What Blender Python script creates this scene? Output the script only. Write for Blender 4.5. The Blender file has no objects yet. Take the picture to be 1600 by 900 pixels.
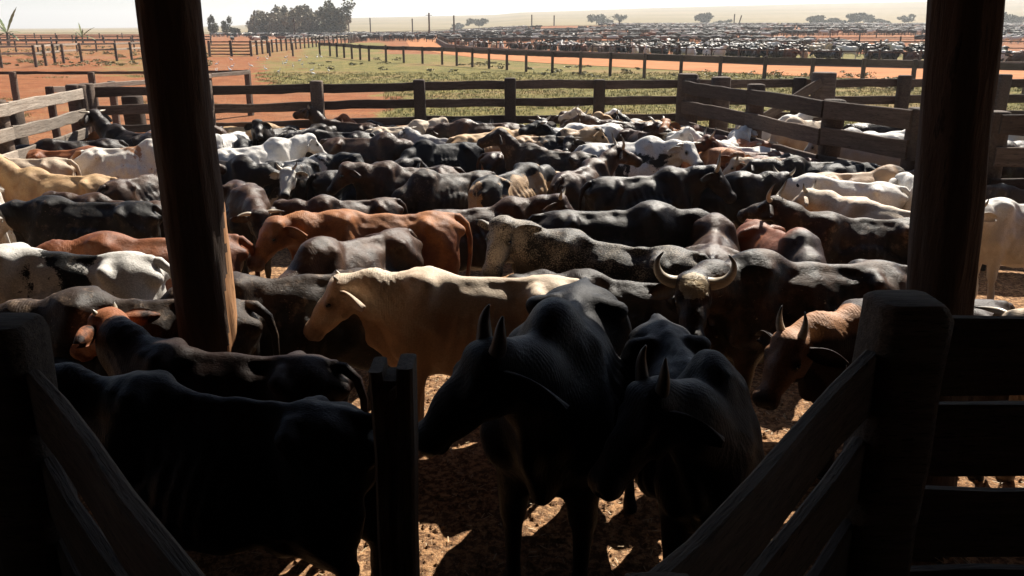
import bpy, bmesh, math, random
import numpy as np
from mathutils import Vector, Matrix, noise
R = math.radians
random.seed(7); rng = np.random.default_rng(7)
S = bpy.context.scene
COL = S.collection

# ------------------------------------------------------------------ camera, world, sun, exposure
CAMH = 3.1; F = 1300.0; PITCH = math.atan(407 / F)
cam = bpy.data.cameras.new('camera'); cam.sensor_width = 36; cam.lens = 36 * F / 1600
cam.clip_start = 0.05; cam.clip_end = 12000
cam_o = bpy.data.objects.new('camera', cam); COL.objects.link(cam_o)
cam_o.location = (0, 0, CAMH); cam_o.rotation_euler = (R(90) - PITCH, 0, 0)
S.camera = cam_o
SUN_EL, SUN_AZ = R(45), R(28)
w = bpy.data.worlds.new("World"); S.world = w; w.use_nodes = True
nt = w.node_tree; bg = nt.nodes['Background']
sky = nt.nodes.new('ShaderNodeTexSky'); sky.sky_type = 'NISHITA'; sky.sun_disc = False
sky.sun_elevation = SUN_EL; sky.sun_rotation = SUN_AZ; sky.dust_density = .7; sky.air_density = .8; sky.altitude = 300
nt.links.new(sky.outputs[0], bg.inputs[0]); bg.inputs[1].default_value = 0.05
sd = Vector((math.sin(SUN_AZ) * math.cos(SUN_EL), math.cos(SUN_AZ) * math.cos(SUN_EL), math.sin(SUN_EL)))
sl = bpy.data.lights.new('sun', 'SUN'); sl.energy = 5.0; sl.angle = R(0.5); sl.color = (1.0, .93, .82)
so = bpy.data.objects.new('sun', sl); COL.objects.link(so); so.rotation_euler = sd.to_track_quat('Z', 'Y').to_euler()
S.view_settings.view_transform = 'Standard'; S.view_settings.look = 'None'
S.view_settings.exposure = 1.12; S.view_settings.gamma = 1.0

CP, SP = math.cos(PITCH), math.sin(PITCH)
def ray(px, py):
    u = (px - 800) / F; v = (450 - py) / F
    return Vector((u, CP + v * SP, -SP + v * CP))
def P(px, py, z=0.0):
    d = ray(px, py); t = (z - CAMH) / d.z
    return Vector((d.x * t, d.y * t, z))
def PD(px, py, Y):
    d = ray(px, py); t = Y / d.y
    return Vector((d.x * t, Y, CAMH + d.z * t))
def proj(x, y, z):
    zc = y * CP - (z - CAMH) * SP; yc = y * SP + (z - CAMH) * CP
    zc = max(zc, 1e-3)
    return 800 + F * x / zc, 450 - F * yc / zc

# ------------------------------------------------------------------ helpers
def tag(o, label=None, cat=None, group=None, kind=None):
    if label: o['label'] = label
    if cat: o['category'] = cat
    if group: o['group'] = group
    if kind: o['kind'] = kind
    return o
def empty(name, loc, rz=0, label=None, cat=None, group=None):
    o = bpy.data.objects.new(name, None); COL.objects.link(o); o.empty_display_size = .2
    o.location = loc; o.rotation_euler = (0, 0, rz)
    return tag(o, label, cat, group)
def meshobj(name, verts, faces, mat, parent=None, smooth=True, loc=None):
    me = bpy.data.meshes.new(name); me.from_pydata([tuple(v) for v in verts], [], faces); me.update()
    if smooth: me.shade_smooth()
    if mat: me.materials.append(mat)
    o = bpy.data.objects.new(name, me); COL.objects.link(o)
    if parent: o.parent = parent
    if loc is not None: o.location = loc
    return o

class N:
    def __init__(s, name, rough=.8, spec=.3):
        s.m = bpy.data.materials.new(name); s.m.use_nodes = True; s.t = s.m.node_tree
        s.b = s.t.nodes['Principled BSDF']; s.b.inputs['Roughness'].default_value = rough
        s.b.inputs['Specular IOR Level'].default_value = spec
    def n(s, typ, **kw):
        nd = s.t.nodes.new(typ)
        for k, v in kw.items(): setattr(nd, k, v)
        return nd
    def l(s, a, b): s.t.links.new(a, b)
    def put(s, sock, v):
        if hasattr(v, 'links') or isinstance(v, bpy.types.NodeSocket): s.l(v, sock)
        else: sock.default_value = v
    def noise(s, vec, scale, detail=4, rough=.55, dist=0):
        nd = s.n('ShaderNodeTexNoise'); s.l(vec, nd.inputs['Vector'])
        nd.inputs['Scale'].default_value = scale; nd.inputs['Detail'].default_value = detail
        nd.inputs['Roughness'].default_value = rough; nd.inputs['Distortion'].default_value = dist
        return nd.outputs['Fac']
    def ramp(s, fac, a, b, lo=0.0, hi=1.0):
        nd = s.n('ShaderNodeMapRange'); nd.interpolation_type = 'SMOOTHSTEP'
        s.l(fac, nd.inputs[0]); nd.inputs[1].default_value = a; nd.inputs[2].default_value = b
        nd.inputs[3].default_value = lo; nd.inputs[4].default_value = hi
        return nd.outputs[0]
    def mix(s, fac, a, b, typ='MIX'):
        nd = s.n('ShaderNodeMix', data_type='RGBA', blend_type=typ)
        s.put(nd.inputs[0], fac)
        for i, v in ((6, a), (7, b)):
            if isinstance(v, tuple): v = (*v, 1) if len(v) == 3 else v
            s.put(nd.inputs[i], v)
        return nd.outputs[2]
    def math(s, op, a, b=0.0):
        nd = s.n('ShaderNodeMath', operation=op); s.put(nd.inputs[0], a); s.put(nd.inputs[1], b)
        return nd.outputs[0]
    def bump(s, h, strength=.3, dist=.01, prev=None):
        nd = s.n('ShaderNodeBump'); nd.inputs['Strength'].default_value = strength
        nd.inputs['Distance'].default_value = dist; s.l(h, nd.inputs['Height'])
        if prev: s.l(prev, nd.inputs['Normal'])
        return nd.outputs[0]
    def coords(s, scale=None, rand=True):
        tc = s.n('ShaderNodeTexCoord'); v = tc.outputs['Object']
        if rand:
            oi = s.n('ShaderNodeObjectInfo'); mm = s.math('MULTIPLY', oi.outputs['Random'], 37.0)
            ad = s.n('ShaderNodeVectorMath', operation='ADD'); s.l(v, ad.inputs[0]); s.l(mm, ad.inputs[1]); v = ad.outputs[0]
        if scale:
            ml = s.n('ShaderNodeVectorMath', operation='MULTIPLY'); s.l(v, ml.inputs[0]); ml.inputs[1].default_value = scale; v = ml.outputs[0]
        return v
    def attr(s, name):
        a = s.n('ShaderNodeAttribute'); a.attribute_name = name; return a
    def fin(s, col, normal=None, rough=None):
        s.put(s.b.inputs['Base Color'], (*col, 1) if isinstance(col, tuple) else col)
        if normal: s.l(normal, s.b.inputs['Normal'])
        if rough is not None: s.put(s.b.inputs['Roughness'], rough)
        return s.m

# ------------------------------------------------------------------ materials
def wood(name, c1, c2, stripe=True):
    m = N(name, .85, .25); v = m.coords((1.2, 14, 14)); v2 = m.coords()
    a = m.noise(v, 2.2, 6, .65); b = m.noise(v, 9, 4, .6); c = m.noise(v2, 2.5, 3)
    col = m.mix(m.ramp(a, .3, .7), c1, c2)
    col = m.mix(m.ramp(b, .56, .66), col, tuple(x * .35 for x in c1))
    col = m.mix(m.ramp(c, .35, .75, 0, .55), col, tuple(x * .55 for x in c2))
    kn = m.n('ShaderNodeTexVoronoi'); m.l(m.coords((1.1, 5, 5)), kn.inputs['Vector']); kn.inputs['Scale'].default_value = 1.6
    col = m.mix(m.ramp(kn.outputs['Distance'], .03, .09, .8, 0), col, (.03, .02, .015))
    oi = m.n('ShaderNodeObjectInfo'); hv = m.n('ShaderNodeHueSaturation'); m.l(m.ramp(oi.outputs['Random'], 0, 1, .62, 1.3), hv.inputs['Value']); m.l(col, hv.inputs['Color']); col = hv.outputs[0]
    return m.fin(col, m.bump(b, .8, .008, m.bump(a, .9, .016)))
W_GREY = wood('weathered_plank', (.28, .22, .17), (.44, .37, .30))
W_DARK = wood('dark_corral_wood', (.075, .05, .036), (.14, .10, .075))
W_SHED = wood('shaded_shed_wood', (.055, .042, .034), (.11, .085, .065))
def bark():
    m = N('old_log_surface', .85, .25); v = m.coords((7, 7, .8)); v2 = m.coords()
    a = m.noise(v, 1.6, 7, .7, .3); b = m.noise(v2, 1.1, 3); k = m.noise(v2, 4, 4)
    col = m.mix(m.ramp(a, .3, .7), (.040, .024, .016), (.10, .062, .042))
    col = m.mix(m.ramp(b, .4, .65, 0, .6), col, (.07, .045, .032))
    col = m.mix(m.ramp(a, .58, .64), col, (.03, .02, .014))
    return m.fin(col, m.bump(k, .5, .03, m.bump(a, .9, .03)))
W_LOG = bark()
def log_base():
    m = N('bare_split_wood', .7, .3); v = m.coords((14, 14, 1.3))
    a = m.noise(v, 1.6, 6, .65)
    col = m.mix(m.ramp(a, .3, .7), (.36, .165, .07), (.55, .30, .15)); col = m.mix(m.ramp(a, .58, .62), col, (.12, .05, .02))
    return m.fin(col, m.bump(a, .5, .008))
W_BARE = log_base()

def soil_pen():
    m = N('trampled_pen_soil', .95, .15); v = m.coords(None, False)
    a = m.noise(v, 1.3, 5, .6); b = m.noise(v, 22, 6, .7); c = m.noise(v, 75, 3, .7); st = m.noise(m.coords((60, 14, 30), False), 1.6, 3, .6)
    col = m.mix(m.ramp(a, .35, .65), (.46, .245, .115), (.60, .35, .18))
    col = m.mix(m.ramp(b, .42, .62), tuple(x * .42 for x in (.36, .19, .1)), col)
    col = m.mix(m.ramp(st, .58, .68, 0, .55), col, (.56, .42, .26))
    col = m.mix(m.ramp(c, .60, .68, 0, .8), col, (.10, .06, .035))
    return m.fin(col, m.bump(c, .6, .012, m.bump(b, .9, .05)))
M_PEN = soil_pen()
def ground_mat():
    m = N('red_earth_and_pasture', .95, .1); v = m.coords(None, False)
    g = m.attr('grass').outputs['Fac']
    a = m.noise(v, .09, 5, .65); b = m.noise(v, .7, 5, .65); c = m.noise(v, 6, 4, .7)
    red = m.mix(m.ramp(b, .35, .65), (.22, .072, .028), (.31, .12, .05))
    red = m.mix(m.ramp(a, .45, .7, 0, .6), red, (.27, .16, .09)); red = m.mix(m.ramp(m.noise(v, 2.6, 5, .75), .52, .66, 0, .7), red, (.11, .055, .03)); red = m.mix(m.ramp(c, .55, .68, 0, .6), red, (.24, .17, .08))
    gr = m.mix(m.ramp(b, .4, .6), (.07, .085, .018), (.18, .16, .04))
    gr = m.mix(m.ramp(c, .42, .62, 0, .7), gr, (.30, .215, .10))
    gr = m.mix(m.ramp(m.noise(v, 2.2, 5, .7), .55, .66, 0, .75), gr, (.06, .065, .02))
    gr = m.mix(m.ramp(a, .5, .62, 0, .6), gr, (.27, .17, .08))
    s = m.math('ADD', g, m.math('MULTIPLY', m.math('SUBTRACT', b, .5), 1.1)); s = m.math('ADD', s, m.math('MULTIPLY', m.math('SUBTRACT', c, .5), .5))
    col = m.mix(m.ramp(s, .42, .6), red, gr)
    return m.fin(col, m.bump(c, .9, .12))
M_GROUND = ground_mat()
def road_mat():
    m = N('red_road_dirt', .95, .1); v = m.coords(None, False)
    b = m.noise(v, .5, 5, .6); st = m.noise(m.coords((.1, 1.4, 1), False), 1.0, 4)
    col = m.mix(m.ramp(b, .3, .7), (.36, .145, .055), (.45, .20, .085)); col = m.mix(m.ramp(st, .5, .6, 0, .5), col, (.30, .10, .04))
    return m.fin(col, m.bump(b, .3, .05))
M_ROAD = road_mat()
def hill_mat():
    m = N('distant_pasture', .95, .05); v = m.coords(None, False)
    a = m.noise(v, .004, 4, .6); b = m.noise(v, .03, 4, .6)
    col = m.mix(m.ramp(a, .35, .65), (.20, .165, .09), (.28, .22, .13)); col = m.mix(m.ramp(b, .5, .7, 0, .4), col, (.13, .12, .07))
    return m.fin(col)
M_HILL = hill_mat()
def leaf_mat(name, c1, c2):
    m = N(name, .6, .3); v = m.coords(None, True); a = m.noise(v, .8, 3); 
    return m.fin(m.mix(m.ramp(a, .35, .65), c1, c2))
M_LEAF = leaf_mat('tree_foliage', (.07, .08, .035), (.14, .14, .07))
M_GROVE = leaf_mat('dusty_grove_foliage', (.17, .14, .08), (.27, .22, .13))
M_GRASS = leaf_mat('grass_blades', (.12, .13, .035), (.36, .30, .12))
M_STRAW = leaf_mat('straw_bits', (.40, .28, .15), (.55, .42, .25))
M_BANANA = leaf_mat('banana_leaf', (.08, .12, .03), (.16, .17, .06))
M_TRUNK = N('tree_bark', .9, .2).fin((.12, .085, .06))
M_ROOF = N('roof_sheet', .7, .3).fin((.10, .09, .085))
M_BIRD = N('egret_feathers', .8, .2).fin((.8, .79, .76))
M_WIRE = N('rusty_iron', .6, .4).fin((.09, .07, .06))

def coat(name, c1, c2, mode='plain', pt=(.012, .010, .009), rough=.5, dust=.25, lo=.5, pts=1.0, spec=.22):
    m = N(name, rough, spec); v = m.coords(); reg = m.attr('reg')
    sep = m.n('ShaderNodeSeparateColor'); m.l(reg.outputs['Color'], sep.inputs[0])
    r, g, b = sep.outputs[0], sep.outputs[1], sep.outputs[2]
    big = m.noise(v, 1.5, 3, .5, .4); mid = m.noise(v, 5, 4, .6); hair = m.noise(m.n_stretch if hasattr(m, 'n_stretch') else m.coords((22, 60, 26)), 3.0, 4, .65); fine = m.noise(v, 55, 3, .7)
    if mode == 'plain':
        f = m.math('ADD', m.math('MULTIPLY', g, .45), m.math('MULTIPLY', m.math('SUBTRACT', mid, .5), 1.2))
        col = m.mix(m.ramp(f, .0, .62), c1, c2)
    elif mode == 'patch':
        f = m.math('ADD', big, m.math('MULTIPLY', m.math('SUBTRACT', mid, .5), .22)); f = m.math('ADD', f, m.math('MULTIPLY', m.math('SUBTRACT', hair, .5), .10))
        col = m.mix(m.ramp(f, lo, lo + .025), c1, c2)
        sp = m.noise(v, 14, 3, .6); col = m.mix(m.ramp(sp, .66, .69, 0, .8), col, c1)
    elif mode == 'roan':
        f = m.math('ADD', m.math('MULTIPLY', hair, .7), m.math('MULTIPLY', mid, .5)); f = m.math('ADD', f, m.math('MULTIPLY', g, .12)); f = m.math('ADD', f, m.math('MULTIPLY', reg.outputs['Alpha'], .09))
        col = m.mix(m.ramp(f, .67, .86), c1, c2)
    elif mode == 'fore':   # darker neck, hump and head
        f = m.math('ADD', b, m.math('MULTIPLY', m.math('SUBTRACT', mid, .5), .8))
        col = m.mix(m.ramp(f, .25, .7), c1, c2)
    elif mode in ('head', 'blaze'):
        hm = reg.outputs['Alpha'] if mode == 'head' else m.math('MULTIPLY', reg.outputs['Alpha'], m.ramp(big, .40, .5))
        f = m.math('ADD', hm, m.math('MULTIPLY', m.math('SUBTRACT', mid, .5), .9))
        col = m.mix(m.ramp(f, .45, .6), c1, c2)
    elif mode == 'poll':
        f = m.math('ADD', m.attr('poll').outputs['Fac'], m.math('MULTIPLY', m.math('SUBTRACT', m.noise(v, 16, 3, .7), .5), 2.2))
        col = m.mix(m.ramp(f, .4, .6), m.mix(m.ramp(mid, .35, .65), c1, (.085, .042, .022)), c2)
    elif mode == 'ridge':  # paler neck top paints in the sun falling on it
        f = m.math('ADD', m.math('MULTIPLY', g, b), m.math('MULTIPLY', m.math('SUBTRACT', mid, .5), .3))
        col = m.mix(m.ramp(m.math('MAXIMUM', f, m.math('MULTIPLY', reg.outputs['Alpha'], .93)), .86, .98), c1, c2)
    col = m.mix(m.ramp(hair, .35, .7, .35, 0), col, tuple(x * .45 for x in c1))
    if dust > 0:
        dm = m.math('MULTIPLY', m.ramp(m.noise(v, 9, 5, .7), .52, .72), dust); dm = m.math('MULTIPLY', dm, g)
        col = m.mix(dm, col, (.30, .21, .145))
        fl = m.math('MULTIPLY', m.ramp(fine, .66, .72), m.ramp(m.noise(v, 2.2, 3), .48, .6)); fl = m.math('MULTIPLY', fl, dust * 1.6)
        col = m.mix(fl, col, (.42, .33, .24))
    col = m.mix(m.math('MULTIPLY', r, pts), col, pt)
    wv = m.n('ShaderNodeTexWave'); m.l(v, wv.inputs['Vector']); wv.inputs['Scale'].default_value = 17; wv.inputs['Distortion'].default_value = 3
    wr = m.math('MULTIPLY', wv.outputs['Fac'], m.math('MULTIPLY', b, m.ramp(mid, .4, .6)))
    nb = m.bump(mid, .35, .05); nb = m.bump(wr, .25, .006, nb); nb = m.bump(hair, .5, .010, nb)
    rg = m.ramp(mid, .3, .7, rough - .08, rough + .14)
    return m.fin(col, nb, rg)
K = dict(
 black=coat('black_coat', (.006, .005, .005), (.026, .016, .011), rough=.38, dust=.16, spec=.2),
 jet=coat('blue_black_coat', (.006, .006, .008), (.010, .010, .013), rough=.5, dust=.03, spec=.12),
 muddy=coat('muddy_black_coat', (.008, .006, .005), (.055, .034, .022), rough=.48, dust=.6, spec=.2),
 smoke=coat('smoky_brown_coat', (.010, .007, .005), (.090, .043, .022), rough=.38, dust=.24, spec=.22),
 darkred=coat('dark_red_coat', (.045, .014, .008), (.15, .05, .022), rough=.45, dust=.2),
 red=coat('red_brown_coat', (.08, .022, .010), (.32, .11, .042), rough=.5, dust=.25, pt=(.05, .02, .012)),
 orange=coat('orange_brown_coat', (.12, .035, .012), (.42, .17, .06), rough=.5, dust=.2, pt=(.10, .045, .025)),
 tan=coat('tan_coat', (.36, .19, .085), (.60, .40, .21), rough=.55, dust=.2, pt=(.18, .09, .05), pts=.7),
 beige=coat('beige_coat', (.42, .30, .20), (.62, .50, .37), rough=.55, dust=.3, pt=(.10, .08, .07), pts=.7),
 cream=coat('cream_coat', (.52, .33, .20), (.74, .62, .48), rough=.55, dust=.3, pt=(.09, .06, .05), pts=.75),
 white=coat('white_coat', (.60, .55, .49), (.76, .73, .68), rough=.55, dust=.45, pt=(.10, .09, .085), pts=.8),
 grey=coat('grey_coat', (.22, .20, .185), (.45, .42, .39), rough=.5, dust=.4),
 pied=coat('black_and_white_coat', (.013, .012, .012), (.72, .69, .64), 'patch', rough=.5, dust=.2, lo=.44),
 piedark=coat('black_coat_with_white_patches', (.013, .012, .012), (.70, .67, .62), 'patch', rough=.48, dust=.2, lo=.58),
 redpied=coat('white_coat_with_rust_patches', (.40, .19, .09), (.74, .70, .62), 'patch', rough=.5, dust=.4, lo=.38, pt=(.2, .1, .06)),
 tanpied=coat('tan_coat_with_black_patches', (.02, .016, .014), (.52, .34, .19), 'patch', rough=.5, dust=.2, lo=.43),
 deepred=coat('shaded_coat_with_sunlit_head', (.016, .007, .005), (.34, .125, .055), 'head', rough=.5, dust=.04, spec=.12, pts=.4),  # shaded body and sunlit orange head are put into the coat colour
 whitehead=coat('black_coat_with_white_head', (.012, .010, .009), (.66, .62, .54), 'head', rough=.45, dust=.4),
 ridge=coat('dark_coat_with_sunlit_neck_ridge', (.030, .014, .009), (.48, .24, .12), 'ridge', rough=.5, dust=.1),  # sun along the top of the neck painted in as a paler tone
 pollpatch=coat('dark_coat_with_pale_poll', (.010, .007, .005), (.62, .50, .33), 'poll', rough=.42, dust=.3),
 roan=coat('roan_coat', (.014, .011, .010), (.36, .31, .25), 'roan', rough=.5, dust=.35),
 foredark=coat('brown_coat_with_dark_neck', (.24, .085, .04), (.016, .014, .013), 'fore', rough=.42, dust=.2),
 forebrown=coat('tan_coat_with_dark_front', (.42, .27, .16), (.035, .024, .018), 'fore', rough=.5, dust=.25),
)
def horn_mat():
    m = N('horn', .35, .45); a = m.attr('reg').outputs['Color']; sp = m.n('ShaderNodeSeparateColor'); m.l(a, sp.inputs[0])
    n_ = m.noise(m.coords((8, 8, 60)), 2, 3)
    col = m.mix(m.ramp(sp.outputs[0], .45, 1.0), (.50, .42, .31), (.035, .028, .024)); col = m.mix(m.ramp(n_, .45, .6, 0, .35), col, (.2, .15, .1))
    return m.fin(col, m.bump(n_, .3, .004))
M_HORN = horn_mat()
M_HORND = N('dark_horn', .4, .4).fin((.05, .042, .036))
M_EYE = N('dark_eye', .08, .6).fin((.008, .006, .005))

# ------------------------------------------------------------------ cattle: implicit surface body
def sd_ell(p, c, r):
    q = p - c; k0 = np.sqrt(((q / r) ** 2).sum(-1)); k1 = np.sqrt(((q / (r * r)) ** 2).sum(-1)) + 1e-9
    return k0 * (k0 - 1) / k1
def sd_cone(p, a, b, ra, rb, s=None, f=1.0):
    q = p - a; ba = b - a
    if s is not None and f != 1.0:
        q = q + (f - 1) * (q @ s)[..., None] * s; ba = ba + (f - 1) * (ba @ s) * s
    h = np.clip((q @ ba) / (ba @ ba), 0, 1)
    return np.linalg.norm(q - h[..., None] * ba, axis=-1) - (ra + (rb - ra) * h)
def surface_nets(prims, lo, hi, h, post=None):
    lo = np.array(lo); n = np.ceil((np.array(hi) - lo) / h).astype(int) + 1
    ax = [lo[i] + h * np.arange(n[i]) for i in range(3)]
    G = np.full(tuple(n), 9.0)
    for fn, bb0, bb1, k in prims:
        i0 = np.maximum(0, np.floor((bb0 - k - 2.5 * h - lo) / h).astype(int)); i1 = np.minimum(n, np.ceil((bb1 + k + 2.5 * h - lo) / h).astype(int) + 1)
        if (i1 <= i0).any(): continue
        p = np.stack(np.meshgrid(ax[0][i0[0]:i1[0]], ax[1][i0[1]:i1[1]], ax[2][i0[2]:i1[2]], indexing='ij'), -1)
        d = fn(p); sl_ = (slice(i0[0], i1[0]), slice(i0[1], i1[1]), slice(i0[2], i1[2])); g = G[sl_]
        hh = np.clip(k - np.abs(d - g), 0, None) / k
        G[sl_] = np.minimum(d, g) - hh * hh * k * .25
    if post is not None:
        p = np.stack(np.meshgrid(*ax, indexing='ij'), -1); G = post(p, G)
    s = G < 0
    cs = sum(s[i:n[0] - 1 + i, j:n[1] - 1 + j, k:n[2] - 1 + k].astype(int) for i in (0, 1) for j in (0, 1) for k in (0, 1))
    act = (cs > 0) & (cs < 8); idx = -np.ones(act.shape, int); cells = np.argwhere(act); idx[act] = np.arange(len(cells))
    acc = np.zeros((len(cells), 3)); cnt = np.zeros(len(cells))
    cor = [(i, j, k) for i in (0, 1) for j in (0, 1) for k in (0, 1)]
    for a_ in cor:
        for b_ in cor:
            dlt = np.subtract(b_, a_)
            if dlt.min() < 0 or dlt.sum() != 1: continue
            va = G[cells[:, 0] + a_[0], cells[:, 1] + a_[1], cells[:, 2] + a_[2]]; vb = G[cells[:, 0] + b_[0], cells[:, 1] + b_[1], cells[:, 2] + b_[2]]
            m = (va < 0) != (vb < 0); t = np.where(m, va / (va - vb + 1e-12), 0)
            acc[m] += np.array(a_) + t[m, None] * dlt; cnt[m] += 1
    V = lo + h * (cells + acc / cnt[:, None]); faces = []
    for axis in range(3):
        o1, o2 = (axis + 1) % 3, (axis + 2) % 3
        A = [slice(None)] * 3; B = [slice(None)] * 3; A[axis] = slice(0, -1); B[axis] = slice(1, None)
        sa, sb = s[tuple(A)], s[tuple(B)]; e = np.argwhere(sa != sb)
        e = e[(e[:, o1] > 0) & (e[:, o2] > 0) & (e[:, o1] < n[o1] - 1) & (e[:, o2] < n[o2] - 1)]
        inside = sa[e[:, 0], e[:, 1], e[:, 2]]
        def cid(d1, d2):
            q = e.copy(); q[:, o1] -= d1; q[:, o2] -= d2; return idx[q[:, 0], q[:, 1], q[:, 2]]
        q = np.stack([cid(1, 1), cid(0, 1), cid(0, 0), cid(1, 0)], 1); q[~inside] = q[~inside][:, ::-1]
        faces.append(q)
    return V, np.concatenate(faces)

A = np.array
def unit(v): v = A(v, float); return v / np.linalg.norm(v)
def head_frame(hp):
    H = A(hp['H'], float); yaw, pit, roll = R(hp.get('yaw', 0)), R(hp.get('pitch', -45)), R(hp.get('roll', 0))
    f = A([math.cos(yaw) * math.cos(pit), math.sin(yaw) * math.cos(pit), math.sin(pit)])
    s = unit(np.cross([0, 0, 1], f)); u = np.cross(f, s)
    s, u = s * math.cos(roll) + u * math.sin(roll), u * math.cos(roll) - s * math.sin(roll)
    return H, f, s, u
def tube(pts, rad, nseg=8, flat=1.0):
    V = []; Fc = []; pts = [Vector(p) for p in pts]; n = len(pts)
    for i, p in enumerate(pts):
        t = (pts[min(i + 1, n - 1)] - pts[max(i - 1, 0)]).normalized()
        a = t.cross(Vector((0, 1, .13))).normalized(); b = t.cross(a)
        for k in range(nseg):
            an = 2 * math.pi * k / nseg; V.append(p + a * math.cos(an) * rad[i] + b * math.sin(an) * rad[i] * flat)
    for i in range(n - 1):
        for k in range(nseg): Fc.append((i * nseg + k, i * nseg + (k + 1) % nseg, (i + 1) * nseg + (k + 1) % nseg, (i + 1) * nseg + k))
    Fc.append(tuple(range(nseg))[::-1]); Fc.append(tuple((n - 1) * nseg + k for k in range(nseg)))
    return V, Fc
def ear(H, f, s, u, side, L=.23, W=.062, droop=.35):
    base = H + s * side * .105 - f * .015 + u * .01
    d = unit(s * side * 1.0 - u * (droop + .15) - f * .42); wv = unit(np.cross(d, f * .6 + s * side * .75)); nv = np.cross(d, wv) ; nv = nv if nv @ f > 0 else -nv
    V = []; Fc = []; NL, NW = 9, 6
    for off in (0.004, -.004):
        for i in range(NL):
            t = i / (NL - 1); wd = W * (math.sin(math.pi * (t * .86 + .10)) ** .8) * (1 - .15 * t) + .006
            for j in range(NW):
                q = j / (NW - 1) * 2 - 1
                V.append(base + d * (L * t) + wv * wd * q + nv * (off + .035 * (q * q) - .012 + .02 * t * t))
    n = NL * NW
    for i in range(NL - 1):
        for j in range(NW - 1):
            a = i * NW + j; Fc.append((a, a + 1, a + NW + 1, a + NW)); Fc.append((n + a, n + a + NW, n + a + NW + 1, n + a + 1))
    for i in range(NL - 1):
        for a, b in ((i * NW, (i + 1) * NW), (i * NW + NW - 1, (i + 1) * NW + NW - 1)): Fc.append((a, b, n + b, n + a))
    for j in range(NW - 1):
        a = (NL - 1) * NW + j; Fc.append((a, a + 1, n + a + 1, n + a)); Fc.append((j, j + 1, n + j + 1, n + j))
    return V, Fc

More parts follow.
